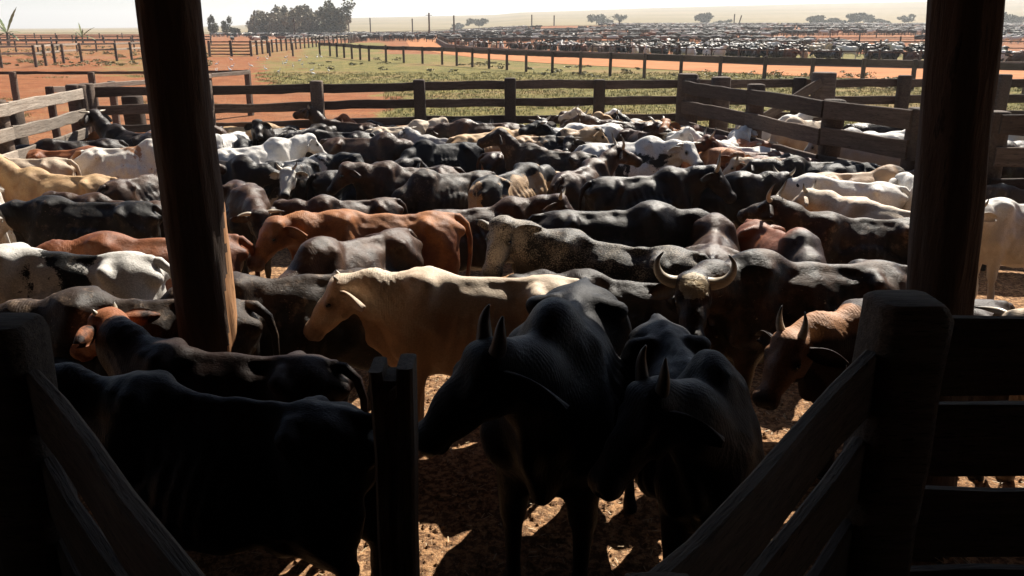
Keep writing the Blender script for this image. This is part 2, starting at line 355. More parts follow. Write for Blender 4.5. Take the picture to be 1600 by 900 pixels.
MESH = {}
def body_mesh(key, hp, hump=.6, fat=1.0, res=.022, seed=0, dewlap=1.0, tailswing=0.0, lump=1.0):
    if key in MESH: return MESH[key]
    rs = random.Random(seed * 31 + 5); H, f, s, u = head_frame(hp); pr = []
    def ell(c, r, k=.07):
        c = A(c, float); r = A(r, float); pr.append((lambda p: sd_ell(p, c, r), c - r, c + r, k))
    def cone(a, b, ra, rb, k=.06, sv=None, fl=1.0):
        a = A(a, float); b = A(b, float); m = max(ra, rb) * max(1, 1 / max(fl, .4) if fl < 1 else 1)
        pr.append((lambda p: sd_cone(p, a, b, ra, rb, sv, fl), np.minimum(a, b) - m, np.maximum(a, b) + m, k))
    # trunk
    ell((.02, 0, .90), (.60, .245 * fat, .36)); ell((-.05, 0, .79), (.46, .30 * fat, .28)); ell((.40, 0, .93), (.30, .215, .37))
    ell((-.52, 0, 1.03), (.29, .215, .26)); cone((-.74, 0, 1.235), (.40, 0, 1.25), .035, .045, .06)
    for sg in (1, -1):
        cone((-.43, .12 * sg, 1.215), (-.43, .215 * sg, 1.185), .05, .04, .045); cone((-.60, .1 * sg, 1.16), (-.80, .085 * sg, 1.10), .08, .055, .07)
        cone((.36, .13 * sg, 1.26), (.50, .19 * sg, .88), .075, .10, .08); ell((-.56, .155 * sg, .84), (.21, .115, .33), .08)
        ell((-.36, .17 * sg, .70), (.13, .09, .15), .07)
    if hump > 0: ell((.38, 0, 1.235 + .06 * hump), (.21, .10 + .02 * hump, .07 + .10 * hump), .10)
    for sg in (1, -1):
        cone((.46, .10 * sg, 1.29), (.34, .185 * sg, .98), .04, .05, .05); cone((.34, .20 * sg, .96), (.56, .19 * sg, .80), .06, .06, .06)
        ell((-.02, .235 * sg * fat, .80), (.36, .07, .22), .06); cone((-.44, .20 * sg, 1.18), (-.62, .22 * sg, .98), .045, .06, .06)
    # neck in two spans, lateral flatten
    N0 = A([.50, 0, 1.06]); Hb = H - f * .02 - u * .02; mid = (N0 + Hb) / 2 + A([.04, 0, .05]) + A([0, -.0, 0])
    cone(N0, mid, .235, .165, .09, A([0, 1, 0]), 1.35); cone(mid, Hb, .165, .115, .07, A([0, 1., 0]), 1.12)
    if dewlap > 0:
        th = Hb - u * .12 + f * .02; md = (A([.66, 0, .72]) + th) / 2 - A([0, 0, .07 * dewlap])
        cone((.62, 0, .70), md, .07, .055, .09, A([0, 1, 0]), 2.0); cone(md, th, .055, .04, .08, A([0, 1, 0]), 1.8); cone((.40, 0, .62), (.62, 0, .68), .07, .06, .09, A([0, 1, 0]), 1.5)
    # head
    cone(H + f * .0, H + f * .22, .112, .088, .05, s, 1.08); cone(H + f * .2, H + f * .37, .088, .064, .04, s, 1.0)
    cone(H - u * .075 + f * .02, H + f * .30 - u * .05, .085, .05, .05, s, 1.2); cone(H + u * .055 - s * .055, H + u * .055 + s * .055, .06, .06, .05)
    cone(H + f * .39 - s * .028 + u * .0, H + f * .39 + s * .028, .062, .062, .035); cone(H + f * .385 - u * .045 - s * .015, H + f * .385 - u * .045 + s * .015, .045, .045, .03)
    for sg in (1, -1):
        cone(H + f * .09 + s * sg * .085 + u * .045, H + f * .14 + s * sg * .085 + u * .03, .035, .028, .03)
        cone(H + f * .02 + s * sg * .06 - u * .09, H + f * .12 + s * sg * .06 - u * .09, .05, .05, .05)
    # legs
    for sg in (1, -1):
        dx = rs.uniform(-.09, .09)
        cone((.44, .14 * sg, .80), (.46 + dx * .4, .155 * sg, .44), .115, .058, .07); cone((.46 + dx * .4, .155 * sg, .46), (.455 + dx, .15 * sg, .13), .05, .034, .03)
        cone((.47 + dx, .15 * sg, .10), (.49 + dx, .15 * sg, .035), .038, .052, .02)
        dx = rs.uniform(-.12, .12)
        cone((-.50, .16 * sg, .78), (-.70 + dx * .5, .15 * sg, .50), .125, .055, .08); cone((-.70 + dx * .5, .15 * sg, .50), (-.665 + dx, .145 * sg, .13), .05, .035, .03)
        cone((-.65 + dx, .145 * sg, .10), (-.63 + dx, .145 * sg, .035), .038, .052, .02)
    WV = [(rs.uniform(-1, 1) * q, rs.uniform(-1, 1) * q, rs.uniform(-1, 1) * q, rs.uniform(0, 6), am * lump) for q, am in ((10, .006), (17, .004), (26, .003), (36, .002), (48, .0018))]
    def post(p, G):
        x, y, z = p[..., 0], p[..., 1], p[..., 2]
        m = np.clip((x + .38) / .15, 0, 1) * np.clip((.36 - x) / .12, 0, 1) * np.clip((1.16 - z) / .12, 0, 1) * np.clip((z - .62) / .1, 0, 1)
        G = G + m * .0055 * np.sin((x + .25 * z) * 2 * math.pi / .085)
        for a_, b_, c_, ph, am in WV: G = G + am * np.sin(a_ * x + b_ * y + c_ * z + ph + 1.3 * np.sin(b_ * .6 * x + a_ * .5 * z + ph))
        nk = np.clip((x - .5) / .12, 0, 1) * np.clip((z - .6) / .15, 0, 1) * np.clip((np.abs(f @ (A([H[0], H[1], H[2]]) - A([.5, 0, 1.06]))) + 0 * x) / .1, 0, 1) * np.clip(((H - A([0, 0, 0]))[0] - .08 - x) / .08, 0, 1)
        G = G + nk * .003 * np.sin((x * .8 + np.abs(y) * .5 - .35 * z) * 2 * math.pi / .045)
        fl = np.exp(-(((x + .30) / .10) ** 2 + ((z - 1.06) / .10) ** 2 + ((np.abs(y) - .26) / .08) ** 2))
        G = G + .035 * fl
        if res < .019:
            for sg in (1, -1):
                cn = H + f * .437 + s * sg * .036 + u * .012; G = np.maximum(G, .015 - np.linalg.norm((p - cn) / A([1, 1, 1.0]), axis=-1))
                ce = H + f * .10 + s * sg * .118 + u * .075; G = G - .008 * np.exp(-((p - ce) ** 2).sum(-1) / .0007)
                cc = H + f * .20 + s * sg * .085 + u * .0; G = G + .010 * np.exp(-((p - cc) ** 2).sum(-1) / .0016)
            cm = H + f * .37 - u * .052; q = p - cm; G = G + .009 * np.exp(-((q @ u) ** 2) / .00012 - (q @ f) ** 2 / .006)
        return np.maximum(G, -z)
    V, Fq = surface_nets(pr, (-1.0, -.75 if abs(H[1]) > .2 or abs(f[1]) > .3 else -.45, -.03), (1.62, .75 if abs(H[1]) > .2 or abs(f[1]) > .3 else .45, 1.95), res, post)
    used = np.unique(Fq); V_ = [tuple(v) for v in V]; Fc = [tuple(q) for q in Fq]
    # region attribute
    dm = np.linalg.norm(V - (H + f * .43 - u * .02), axis=1); reg = np.zeros((len(V), 4)); dh = np.minimum(np.linalg.norm(V - H - f * .05, axis=1), np.linalg.norm(V - H - f * .3, axis=1)); reg[:, 3] = np.clip((.24 - dh) / .08, 0, 1)
    reg[:, 0] = np.clip((.13 - dm) / .05, 0, 1); reg[:, 0] = np.maximum(reg[:, 0], np.clip((.10 - V[:, 2]) / .02, 0, 1))
    for sg in (1, -1): reg[:, 0] = np.maximum(reg[:, 0], .85 * np.clip((.052 - np.linalg.norm(V - (H + f * .125 + s * sg * .103 + u * .035), axis=1)) / .022, 0, 1))
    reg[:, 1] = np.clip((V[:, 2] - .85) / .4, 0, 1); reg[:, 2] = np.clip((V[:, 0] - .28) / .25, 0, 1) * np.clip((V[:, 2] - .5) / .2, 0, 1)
    regs = [tuple(r) for r in reg]; nb = len(Fc)
    def add(VF, rg):
        o = len(V_); V_.extend(tuple(v) for v in VF[0]); Fc.extend(tuple(i + o for i in q) for q in VF[1])
        regs.extend(rg(i, len(VF[0])) for i in range(len(VF[0])))
    dr = hp.get('droop', .45)
    for sg in (1, -1): add(ear(H, f, s, u, sg, L=hp.get('ear', .23), droop=dr), lambda i, n: (.15, .8, .8, .6))
    tw = tailswing
    tp = [(-.70, 0, 1.22), (-.80, 0, 1.215), (-.88, .01 * tw, 1.14), (-.915, .05 * tw, 1.0), (-.915, .10 * tw, .82), (-.89, .16 * tw, .64), (-.87, .2 * tw, .54), (-.86, .22 * tw, .42), (-.86, .22 * tw, .28)]
    add(tube(tp, [.045, .042, .034, .027, .022, .02, .034, .036, .006], 8, .8), lambda i, n: (1.0 if i > n * .6 else 0, .7 if i < n * .4 else .2, 0, 0))
    ne = len(Fc)
    for sg in (1, -1):
        c = H + f * .125 + s * sg * .103 + u * .035; vs = []; fs = []
        for a in range(5):
            for b in range(8):
                th = math.pi * a / 4; ph = 2 * math.pi * b / 8; vs.append(c + .021 * (s * math.sin(th) * math.cos(ph) + f * math.sin(th) * math.sin(ph) * 1.2 + u * math.cos(th)))
        for a in range(4):
            for b in range(8): fs.append((a * 8 + b, a * 8 + (b + 1) % 8, (a + 1) * 8 + (b + 1) % 8, (a + 1) * 8 + b))
        add((vs, fs), lambda i, n: (1, 0, 0, 1))
    me = bpy.data.meshes.new('body'); me.from_pydata(V_, [], Fc); me.update(); me.shade_smooth()
    pa = me.attributes.new('poll', 'FLOAT', 'POINT'); pa.data.foreach_set('value', np.clip((.125 - np.linalg.norm(A(V_) - (H + u * .09 + f * .035), axis=1)) / .05, 0, 1).astype(np.float32))
    at = me.color_attributes.new('reg', 'FLOAT_COLOR', 'POINT')
    buf = np.ones((len(V_), 4), dtype=np.float32); buf[:, :4] = A(regs); at.data.foreach_set('color', buf.ravel())
    me.materials.append(K['black']); me.materials.append(M_EYE)
    mi = np.zeros(len(Fc), dtype=np.int32); mi[ne:] = 1; me.polygons.foreach_set('material_index', mi)
    MESH[key] = me; return me
HSHAPE = {  # (side, up, forward) steps in the head frame, radius at base
 'short': ([(.06, .07, -.03), (.11, .10, -.05), (.15, .14, -.08), (.165, .18, -.11)], .030),
 'up': ([(.06, .06, -.04), (.08, .09, -.08), (.088, .125, -.12), (.083, .15, -.155), (.075, .165, -.185)], .036),
 'pale': ([(.06, .07, -.04), (.08, .12, -.07), (.085, .17, -.11), (.075, .22, -.15)], .030),
 'back': ([(.06, .06, -.03), (.10, .10, -.08), (.13, .14, -.15), (.15, .15, -.22), (.15, .14, -.27)], .030),
 'wide': ([(.07, .05, -.02), (.15, .055, -.02), (.215, .085, -.035), (.25, .13, -.07), (.25, .18, -.11), (.215, .22, -.145)], .046),
 'long': ([(.06, .06, -.02), (.12, .09, -.02), (.165, .13, -.05), (.185, .17, -.09), (.18, .21, -.13), (.165, .24, -.17)], .030),
 'side': ([(.07, .06, -.02), (.14, .08, -.03), (.22, .09, -.02), (.28, .12, .01)], .030),
 'stub': ([(.06, .06, -.03), (.075, .10, -.05), (.085, .13, -.06)], .026)}
def horn_mesh(key, hp, kind, side):
    k = (key, kind, side)
    if k in MESH: return MESH[k]
    H, f, s, u = head_frame(hp); ctl, r0 = HSHAPE[kind]; pts = [H + s * side * a + u * b + f * c for a, b, c in ctl]
    # resample with Catmull-Rom
    P_ = []; n = len(pts); ext = [2 * pts[0] - pts[1]] + pts + [2 * pts[-1] - pts[-2]]
    for i in range(n - 1):
        p0, p1, p2, p3 = ext[i:i + 4]
        for t in (0, .25, .5, .75): P_.append(.5 * (2 * p1 + (p2 - p0) * t + (2 * p0 - 5 * p1 + 4 * p2 - p3) * t * t + (3 * p1 - p0 - 3 * p2 + p3) * t ** 3))
    P_.append(pts[-1]); m = len(P_); rad = [r0 * (1 - (i / (m - 1)) ** 1.4 * .88) for i in range(m)]
    V, Fc = tube(P_, rad, 10)
    me = bpy.data.meshes.new('horn'); me.from_pydata([tuple(v) for v in V], [], Fc); me.update(); me.shade_smooth()
    at = me.color_attributes.new('reg', 'FLOAT_COLOR', 'POINT'); buf = np.ones((len(V), 4), dtype=np.float32); buf[:, 0] = np.repeat(np.arange(m) / (m - 1), 10); at.data.foreach_set('color', buf.ravel())
    me.materials.append(M_HORN); MESH[k] = me; return me

POSE = {  # generic head poses in the body frame (x forward, y to the animal's left)
 'level': dict(H=(1.00, 0, 1.26), yaw=0, pitch=-38),
 'low': dict(H=(1.05, .0, 1.09), yaw=5, pitch=-52),
 'grub': dict(H=(.98, .02, .80), yaw=-5, pitch=-62),
 'up': dict(H=(.93, 0, 1.48), yaw=0, pitch=-12),
 'left': dict(H=(.93, .24, 1.22), yaw=62, pitch=-35),
 'right': dict(H=(.93, -.24, 1.22), yaw=-62, pitch=-35),
 'leftup': dict(H=(.90, .16, 1.40), yaw=40, pitch=-25),
 'rightup': dict(H=(.90, -.16, 1.40), yaw=-40, pitch=-25),
 'leftlow': dict(H=(.95, .26, 1.0), yaw=55, pitch=-50),
 'rightlow': dict(H=(.95, -.26, 1.0), yaw=-55, pitch=-50),
}
PV = {}
for i, (k, hp) in enumerate(POSE.items()):
    PV[k] = dict(hp=hp, hump=(.15, .4, .65)[i % 3], fat=.96 + .07 * (i % 3), res=.022, seed=i + 1, tailswing=(i % 3 - 1) * .5)
for i, k in enumerate(list(POSE)):
    PV[k + '_b'] = dict(PV[k], hp=dict(POSE[k], H=tuple(A(POSE[k]['H']) + A([(-.04, .03, .02)[i % 3], (.05, -.05, 0)[i % 3], (.05, -.06, .03)[i % 3]])), pitch=POSE[k]['pitch'] + (-9, 7, -4)[i % 3], droop=.9), hump=(.75, .1, .45)[i % 3], fat=(1.08, .9, 1.0)[i % 3], seed=70 + i, lump=1.2, tailswing=(.6, -.5, .1)[i % 3])
# poses made for single animals near the camera
PV['cream_front'] = dict(lump=.35, hp=dict(H=(.98, .0, 1.20), yaw=4, pitch=-50, droop=.75, ear=.26), hump=.25, fat=.92, res=.016, seed=21, dewlap=1.2)
PV['bull_profile'] = dict(lump=.5, hp=dict(H=(.82, -.16, 1.34), yaw=-58, pitch=-46, droop=1.2, ear=.27), hump=1.25, fat=1.08, res=.017, seed=22, dewlap=1.6)
PV['bull_down'] = dict(hp=dict(H=(.74, -.38, 1.38), yaw=-68, pitch=-50, droop=1.2, ear=.26), hump=1.0, fat=1.06, res=.017, seed=23, dewlap=1.4)
PV['horned_face'] = dict(hp=dict(H=(.92, .26, 1.20), yaw=76, pitch=-42, droop=1.3, ear=.30), hump=.6, fat=1.04, res=.017, seed=24, dewlap=1.5)
PV['roan_face'] = dict(hp=dict(H=(.88, .28, 1.42), yaw=82, pitch=-55, droop=.3), hump=.5, fat=1.0, res=.018, seed=25)
PV['red_face'] = dict(hp=dict(H=(.98, .10, 1.24), yaw=30, pitch=-45, droop=.8), hump=.35, fat=.9, res=.018, seed=26)
PV['head_right_down'] = dict(hp=dict(H=(.88, -.2, 1.3), yaw=-32, pitch=-50, droop=.9), hump=.5, fat=.98, res=.018, seed=27)
PV['head_back'] = dict(hp=dict(H=(1.0, .06, 1.14), yaw=28, pitch=-42, droop=.7, ear=.25), hump=.45, fat=1.0, res=.018, seed=28)
PV['orange_head'] = dict(hp=dict(H=(.88, -.26, 1.36), yaw=-22, pitch=-38, droop=.3, ear=.24), hump=.25, fat=.95, res=.018, seed=33, lump=.6)
PV['white_head'] = dict(hp=dict(H=(.97, .0, 1.14), yaw=10, pitch=-62), hump=.45, fat=1.1, res=.018, seed=29)
PV['front_left'] = dict(hp=dict(H=(1.02, 0, 1.28), yaw=0, pitch=-35), hump=.3, fat=1.05, res=.018, seed=30)

def parts_for(pose):
    v = dict(PV[pose]); hp = v.pop('hp'); return body_mesh(pose, hp, **v), hp
CATTLE = []
def relax(items, iters=60):
    circ = []
    for it in items:
        hp = PV[it['pose']]['hp']['H']; f = head_frame(PV[it['pose']]['hp'])[1]
        circ.append([(-.62, 0, .23), (-.28, 0, .27), (.08, 0, .27), (.42, 0, .24), (.72, hp[1] * .5, .15), (hp[0] + f[0] * .12, hp[1] + f[1] * .12, .11), (hp[0] + f[0] * .35, hp[1] + f[1] * .35, .08)])
    C = A([[(a * it['s'], b * it['s'], c * it['s']) for a, b, c in cs] for it, cs in zip(items, circ)])
    n = len(items); pos = A([[it['x'], it['y']] for it in items], float); ang = A([R(it['h']) for it in items]); wt = A([it.get('w', 1.0) for it in items]); p0 = pos.copy()
    for k in range(iters):
        ca, sa = np.cos(ang)[:, None], np.sin(ang)[:, None]
        X = pos[:, None, 0] + C[:, :, 0] * ca - C[:, :, 1] * sa; Y = pos[:, None, 1] + C[:, :, 0] * sa + C[:, :, 1] * ca
        mv = np.zeros_like(pos); 
        for i in range(n):
            dx = X[i][:, None, None] - X[None]; dy = Y[i][:, None, None] - Y[None]; dd = np.sqrt(dx * dx + dy * dy) + 1e-6
            ov = (C[i, :, 2][:, None, None] + C[None, :, :, 2] - dd); ov[:, i] = 0; ov = np.clip(ov, 0, None)
            sc = ov / dd
            # only the deepest contact with each neighbour pushes
            m = ov.max(axis=(0, 2)); m[i] = 0
            for j in np.nonzero(m > .01)[0]:
                q = np.unravel_index(np.argmax(ov[:, j]), ov[:, j].shape); e = ov[:, j][q]
                sh = wt[i] / (wt[i] + wt[j]); mv[i] += A([dx[:, j][q], dy[:, j][q]]) / dd[:, j][q] * e * sh * .6
        pos += mv; pos += (p0 - pos) * .01
        for i, it in enumerate(items):
            if it.get('lim'): pos[i] = it['lim'](pos[i])
    for it, p, q in zip(items, pos, p0):
        it['x'], it['y'] = p
        d = np.linalg.norm(p - q)
        if d > .45: print('moved', round(d, 2), it['label'])
def make_cow(it):
    me, hp = parts_for(it['pose']); cat = it.get('cat', 'cow')
    root = empty(cat, (it['x'], it['y'], 0), R(it['h']), it['label'], cat, it.get('group', 'cattle crowded in the pen'))
    jr = random.Random(int(it['x'] * 1000)); root.scale = (it['s'], it['s'] * jr.uniform(.92, 1.1), it['s'] * jr.uniform(.96, 1.04))
    b = bpy.data.objects.new('body', me); COL.objects.link(b); b.parent = root
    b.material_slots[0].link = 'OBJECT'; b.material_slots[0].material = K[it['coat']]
    if it['horn']:
        kind = it['horn'].rstrip('*')
        for sg in (1, -1):
            h = bpy.data.objects.new('horn', horn_mesh(it['pose'], hp, kind, sg)); COL.objects.link(h); h.parent = root
            if it['horn'].endswith('*'): h.material_slots[0].link = 'OBJECT'; h.material_slots[0].material = M_HORND
    return root

# ------------------------------------------------------------------ ground and terrain
def gz(x, y):
    z = 0.0
    if y > 105: 
        t = min(1, max(0, (x + 40) / 60)); z += min((y - 105), 320) * .0125 * t * min(1, (y - 105) / 60)
    if y > 420:
        t = min(1, (y - 420) / 2200); t = t * t * (3 - 2 * t); q = x / min(y, 2620)
        z += t * 2600 * float(np.interp(q, [-.6, -.33, -.27, -.2, 0, .15, .5, .62], [.0, .001, .006, .0105, .0155, .0195, .026, .0295]))
        z += 1.8 * math.sin(x * .004 + y * .002) * t
    return z
def axis(lo, hi, dlo, dhi, step, grow=1.13):
    a = list(np.arange(dlo, dhi + .1, step)); s = step; v = a[-1]
    while v < hi: s *= grow; v += s; a.append(v)
    s = step; v = a[0]
    while v > lo: s *= grow; v -= s; a.insert(0, v)
    return a
def grass_cover(x, y):
    if y < 10: return .0
    px, py = proj(x, y, 0)
    if y > 180: return .30
    g = .0
    if py > 135:  g = .15 if px < 600 else .72
    elif px < 400: g = .12 if 88 < py else .45
    elif px < 480: g = .62 if py > 95 else .5
    else: g = .85
    if px < 330 and 92 < py < 122: g = .5 if px > 160 else .3
    if px < 340 and 150 < py < 215: g = .35
    if px > 600 and py < 84: g = .18
    return g
xs = axis(-4500, 4500, -75, 75, 1.5); ys = axis(-60, 5200, -10, 130, 1.5)
GV = [(x, y, gz(x, y) - .012) for y in ys for x in xs]; nx = len(xs)
GF = [(j * nx + i, j * nx + i + 1, (j + 1) * nx + i + 1, (j + 1) * nx + i) for j in range(len(ys) - 1) for i in range(nx - 1)]
g_o = meshobj('ground', GV, GF, M_GROUND); tag(g_o, kind='structure')
g_o.data.materials.append(M_HILL)
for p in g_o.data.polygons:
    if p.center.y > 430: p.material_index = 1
ga = g_o.data.attributes.new('grass', 'FLOAT', 'POINT'); ga.data.foreach_set('value', [grass_cover(v[0], v[1]) for v in GV])

# fine lumpy pen floor
def pen_floor():
    x0, x1, y0, y1, st = -9.5, 9.5, -3, 20.0, .06
    X = np.arange(x0, x1, st); V = []; rows = list(np.arange(y0, 9, .05)) + list(np.arange(9, y1, .16))
    for y in rows:
        for x in X:
            n = noise.noise((x * 1.1, y * 1.1, 3)) * .018 + noise.noise((x * 5, y * 5, 9)) * .012 + (abs(noise.noise((x * 13, y * 13, 1)))) * .016
            V.append((x, y, .012 + n if y1 - y > .3 and x1 - abs(x) > .2 else .0))
    n_ = len(X); Fc = [(j * n_ + i, j * n_ + i + 1, (j + 1) * n_ + i + 1, (j + 1) * n_ + i) for j in range(len(rows) - 1) for i in range(n_ - 1)]
    o = meshobj('pen_floor', V, Fc, M_PEN); tag(o, kind='structure')
pen_floor()
def clods():
    V = []; Fc = []
    for _ in range(5200):
        x = random.uniform(-3.5, 4.5); y = random.uniform(3.2, 8.5); r = random.uniform(.006, .022) * (1 + (random.random() < .06)); o = len(V)
        q = [random.uniform(.6, 1.3) for _ in range(6)]
        V += [(x + r * q[0], y, .022), (x, y + r * q[1], .022), (x - r * q[2], y, .022), (x, y - r * q[3], .022), (x, y, .022 + r * q[4]), (x, y, .01)]
        Fc += [(o, o + 1, o + 4), (o + 1, o + 2, o + 4), (o + 2, o + 3, o + 4), (o + 3, o, o + 4)]
    o = meshobj('soil_clods', V, Fc, M_PEN, smooth=False); tag(o, 'loose clods of dry brown soil scattered over the pen floor', 'soil clods', kind='stuff')
    V = []; Fc = []
    for _ in range(2600):
        x = random.uniform(-3.5, 4.5); y = random.uniform(3.2, 9); a = random.uniform(0, 6.3); L = random.uniform(.02, .07); o = len(V); dx, dy = math.cos(a) * L, math.sin(a) * L; w_ = .003
        V += [(x - dy / L * w_, y + dx / L * w_, .034), (x + dy / L * w_, y - dx / L * w_, .034), (x + dx + dy / L * w_, y + dy - dx / L * w_, .04), (x + dx - dy / L * w_, y + dy + dx / L * w_, .04)]
        Fc.append((o, o + 1, o + 2, o + 3))
    o = meshobj('straw_litter', V, Fc, M_STRAW, smooth=False); tag(o, 'bits of pale straw strewn over the pen floor', 'straw', kind='stuff')
clods()
def sheet(name, pix, mat, lift=.01, worldpts=None):
    pts = worldpts or [P(a, b, 0) for a, b in pix]
    bm = bmesh.new(); vs = [bm.verts.new((p[0], p[1], 0)) for p in pts]; f = bm.faces.new(vs); bmesh.ops.triangulate(bm, faces=[f])
    for _ in range(3): bmesh.ops.subdivide_edges(bm, edges=[e for e in bm.edges if e.calc_length() > 6], cuts=1)
    bmesh.ops.triangulate(bm, faces=bm.faces[:])
    for v in bm.verts: v.co.z = gz(v.co.x, v.co.y) + lift
    bm.normal_update()
    if sum(f.normal.z for f in bm.faces) < 0: bmesh.ops.reverse_faces(bm, faces=bm.faces[:])
    me = bpy.data.meshes.new(name); bm.to_mesh(me); bm.free(); me.materials.append(mat)
    o = bpy.data.objects.new(name, me); COL.objects.link(o); return tag(o, kind='structure')
# road: swings out of the distance, bends beside the feedlot and runs off to the right
sheet('road', [(634, 66), (640, 74), (690, 84), (760, 92), (840, 98), (930, 103), (1040, 109), (1200, 117), (1440, 127), (1760, 138), (1760, 112), (1440, 106), (1200, 101), (1000, 93), (860, 88), (760, 82), (710, 75), (688, 68), (684, 62), (672, 58.5), (640, 58.5)], M_ROAD, .02)

# ------------------------------------------------------------------ boards, posts and fences
def board(name, p0, p1, hgt, thk, mat, parent=None, jit=.011, seed=0):
    """plank centred on p0-p1, its height measured across the run"""
    p0 = Vector(p0); p1 = Vector(p1); d = p1 - p0; L = d.length; x = d.normalized()
    side = Vector((0, 0, 1)).cross(x)
    side = side.normalized() if side.length > 1e-4 else Vector((0, 1, 0)); up = x.cross(side)
    rs = random.Random(hash((round(p0.x, 2), round(p0.y, 2), round(p0.z, 2), seed)) & 0xffff); n = max(2, int(L / .35)); V = []; Fc = []; warp = rs.uniform(-.018, .018) if jit > 0 and L < 4.5 else 0
    b = min(.012, thk * .2)
    for i in range(n + 1):
        t = -L / 2 + L * i / n; w1 = hgt / 2 + rs.uniform(-jit, jit); w2 = hgt / 2 + rs.uniform(-jit, jit); k = thk / 2 + rs.uniform(-jit, jit) * .3; wp = warp * math.sin(math.pi * i / n); wy = .6 * warp * math.sin(2.2 * math.pi * i / n)
        for (yy, zz) in ((-k, -w1 + b), (-k + b, -w1), (k - b, -w1), (k, -w1 + b), (k, w2 - b), (k - b, w2), (-k + b, w2), (-k, w2 - b)): V.append((t, yy + wy, zz + wp))
    for i in range(n):
        for j in range(8): Fc.append((i * 8 + j, (i + 1) * 8 + j, (i + 1) * 8 + (j + 1) % 8, i * 8 + (j + 1) % 8))
    Fc.append(tuple(range(8))); Fc.append(tuple(n * 8 + j for j in range(7, -1, -1)))
    o = meshobj(name, V, Fc, mat, None, smooth=False)
    M = Matrix((x, side, up)).transposed().to_4x4(); M.translation = (p0 + p1) / 2
    if parent: o.parent = parent; M = Matrix.Translation(-Vector(parent.location)) @ M
    o.matrix_local = M; return o
def post(name, base, top, r, mat, parent=None, square=False, seed=0, cap=.03, seg=14):
    base = Vector(base); top = Vector(top); rs = random.Random(seed * 7 + int(abs(base.x * 91) + abs(base.y * 37))); L = (top - base).length; n = max(3, int(L / .3)); V = []; Fc = []
    prof = [1 + rs.uniform(-.07, .07) for _ in range(seg)]
    if square: prof = [min(1.22, 1 / max(abs(math.cos(2 * math.pi * k / seg)), abs(math.sin(2 * math.pi * k / seg)))) for k in range(seg)]
    rings = [(L * i / n, 1.0) for i in range(n + 1)]; rings[-1] = (L - cap, 1.0); rings += [(L - cap * .25, .93), (L, .78)]
    for (h, k) in rings:
        wob = rs.uniform(-.008, .008)
        for j in range(seg):
            a = 2 * math.pi * j / seg; rr = r * k * prof[j] * (1 + rs.uniform(-.015, .015)); V.append((math.cos(a) * rr + wob, math.sin(a) * rr, h))
    m = len(rings)
    for i in range(m - 1):
        for j in range(seg): Fc.append((i * seg + j, i * seg + (j + 1) % seg, (i + 1) * seg + (j + 1) % seg, (i + 1) * seg + j))
    Fc.append(tuple((m - 1) * seg + j for j in range(seg)))
    o = meshobj(name, V, Fc, mat); q = (top - base).to_track_quat('Z', 'Y').to_matrix().to_4x4(); q.translation = base
    if parent: o.parent = parent; q = Matrix.Translation(-Vector(parent.location)) @ q
    o.matrix_local = q; return o
def fence(label, pts, top, rails, rh, thk, pr, mat, pm=None, step=2.6, side=-1, group=None, extra=.06, square=True, posts=True, ztops=None):
    """pts: ground path; rails: heights of rail centres below the top"""
    pts = [Vector((a, b, gz(a, b))) for a, b in pts]
    root = empty('plank_fence', pts[0], 0, label, 'fence', group); pm = pm or mat; k = 0
    for a, b in zip(pts[:-1], pts[1:]):
        d = (b - a); L = d.length; n = max(1, round(L / step)); nrm = Vector((0, 0, 1)).cross(d.normalized()) * side
        for i in range(n):
            p = a.lerp(b, i / n); q = a.lerp(b, (i + 1) / n)
            if posts: post('post', p, p + Vector((random.uniform(-.02, .02), 0, top + extra + random.uniform(-.04, .04))), pr, pm, root, square, k)
            off = nrm * (pr * 1.02 + thk / 2)
            for r_ in rails:
                zz = top - r_; s1 = random.uniform(-.012, .012); s2 = random.uniform(-.012, .012)
                e = d.normalized() * .0
                board('rail', p + off + Vector((0, 0, zz + s1)), q + off + Vector((0, 0, zz + s2)) - d.normalized() * .006, rh, thk, mat, root, seed=k)
            k += 1
    if posts: post('post', pts[-1], pts[-1] + Vector((0, 0, top + extra)), pr, pm, root, square, k)
    return root
FT = 1.98
RL = [.10, .47, .84, 1.21, 1.58]
back = [(-8.35, 16.7), (-2.0, 18.55), (3.9, 19.2)]
fence('dark plank fence across the back of the crowded pen', back, FT, RL, .185, .05, .125, W_DARK, step=1.95, side=1)
fence('pale sunlit plank fence at the left side of the pen', [(-8.45, 16.45), (-8.0, 13.2), (-7.6, 10.0), (-7.3, 6.5)], FT, RL, .2, .05, .12, W_GREY, W_DARK, step=2.2, side=1)
fence('dark plank fence slanting along the right side of the pen', [(3.95, 19.0), (4.65, 16.2), (5.15, 13.6), (5.85, 12.1), (6.6, 11.5), (9.2, 11.0), (13, 10.6)], FT, [.13, .56, .99, 1.42], .27, .05, .15, W_DARK, step=2.8, side=-1)
fence('dark plank fence running on to the right behind the slanting fence', [(4.1, 19.35), (9, 19.6), (16, 20.0), (24, 20.6)], FT, RL, .185, .05, .13, W_DARK, step=2.5, side=1)
fence('low plank fence of the next pen beyond the back left corner', [(P(-40, 186).x, 30.6), (P(20, 186).x, 30.4), (P(148, 184).x, 30.6), (P(392, 180).x, 31.4)], 1.62, [.06], .10, .05, .10, W_DARK, step=3.2, side=1, extra=.0)
fence('short pale rail fence leading back from the end of the low fence', [(P(392, 180).x, 31.3), (P(362, 181).x - .6, 26.8), (P(340, 184).x - 1.6, 22.5)], 1.62, [.08], .14, .05, .09, W_GREY, W_DARK, step=2.4, side=1, extra=.0)
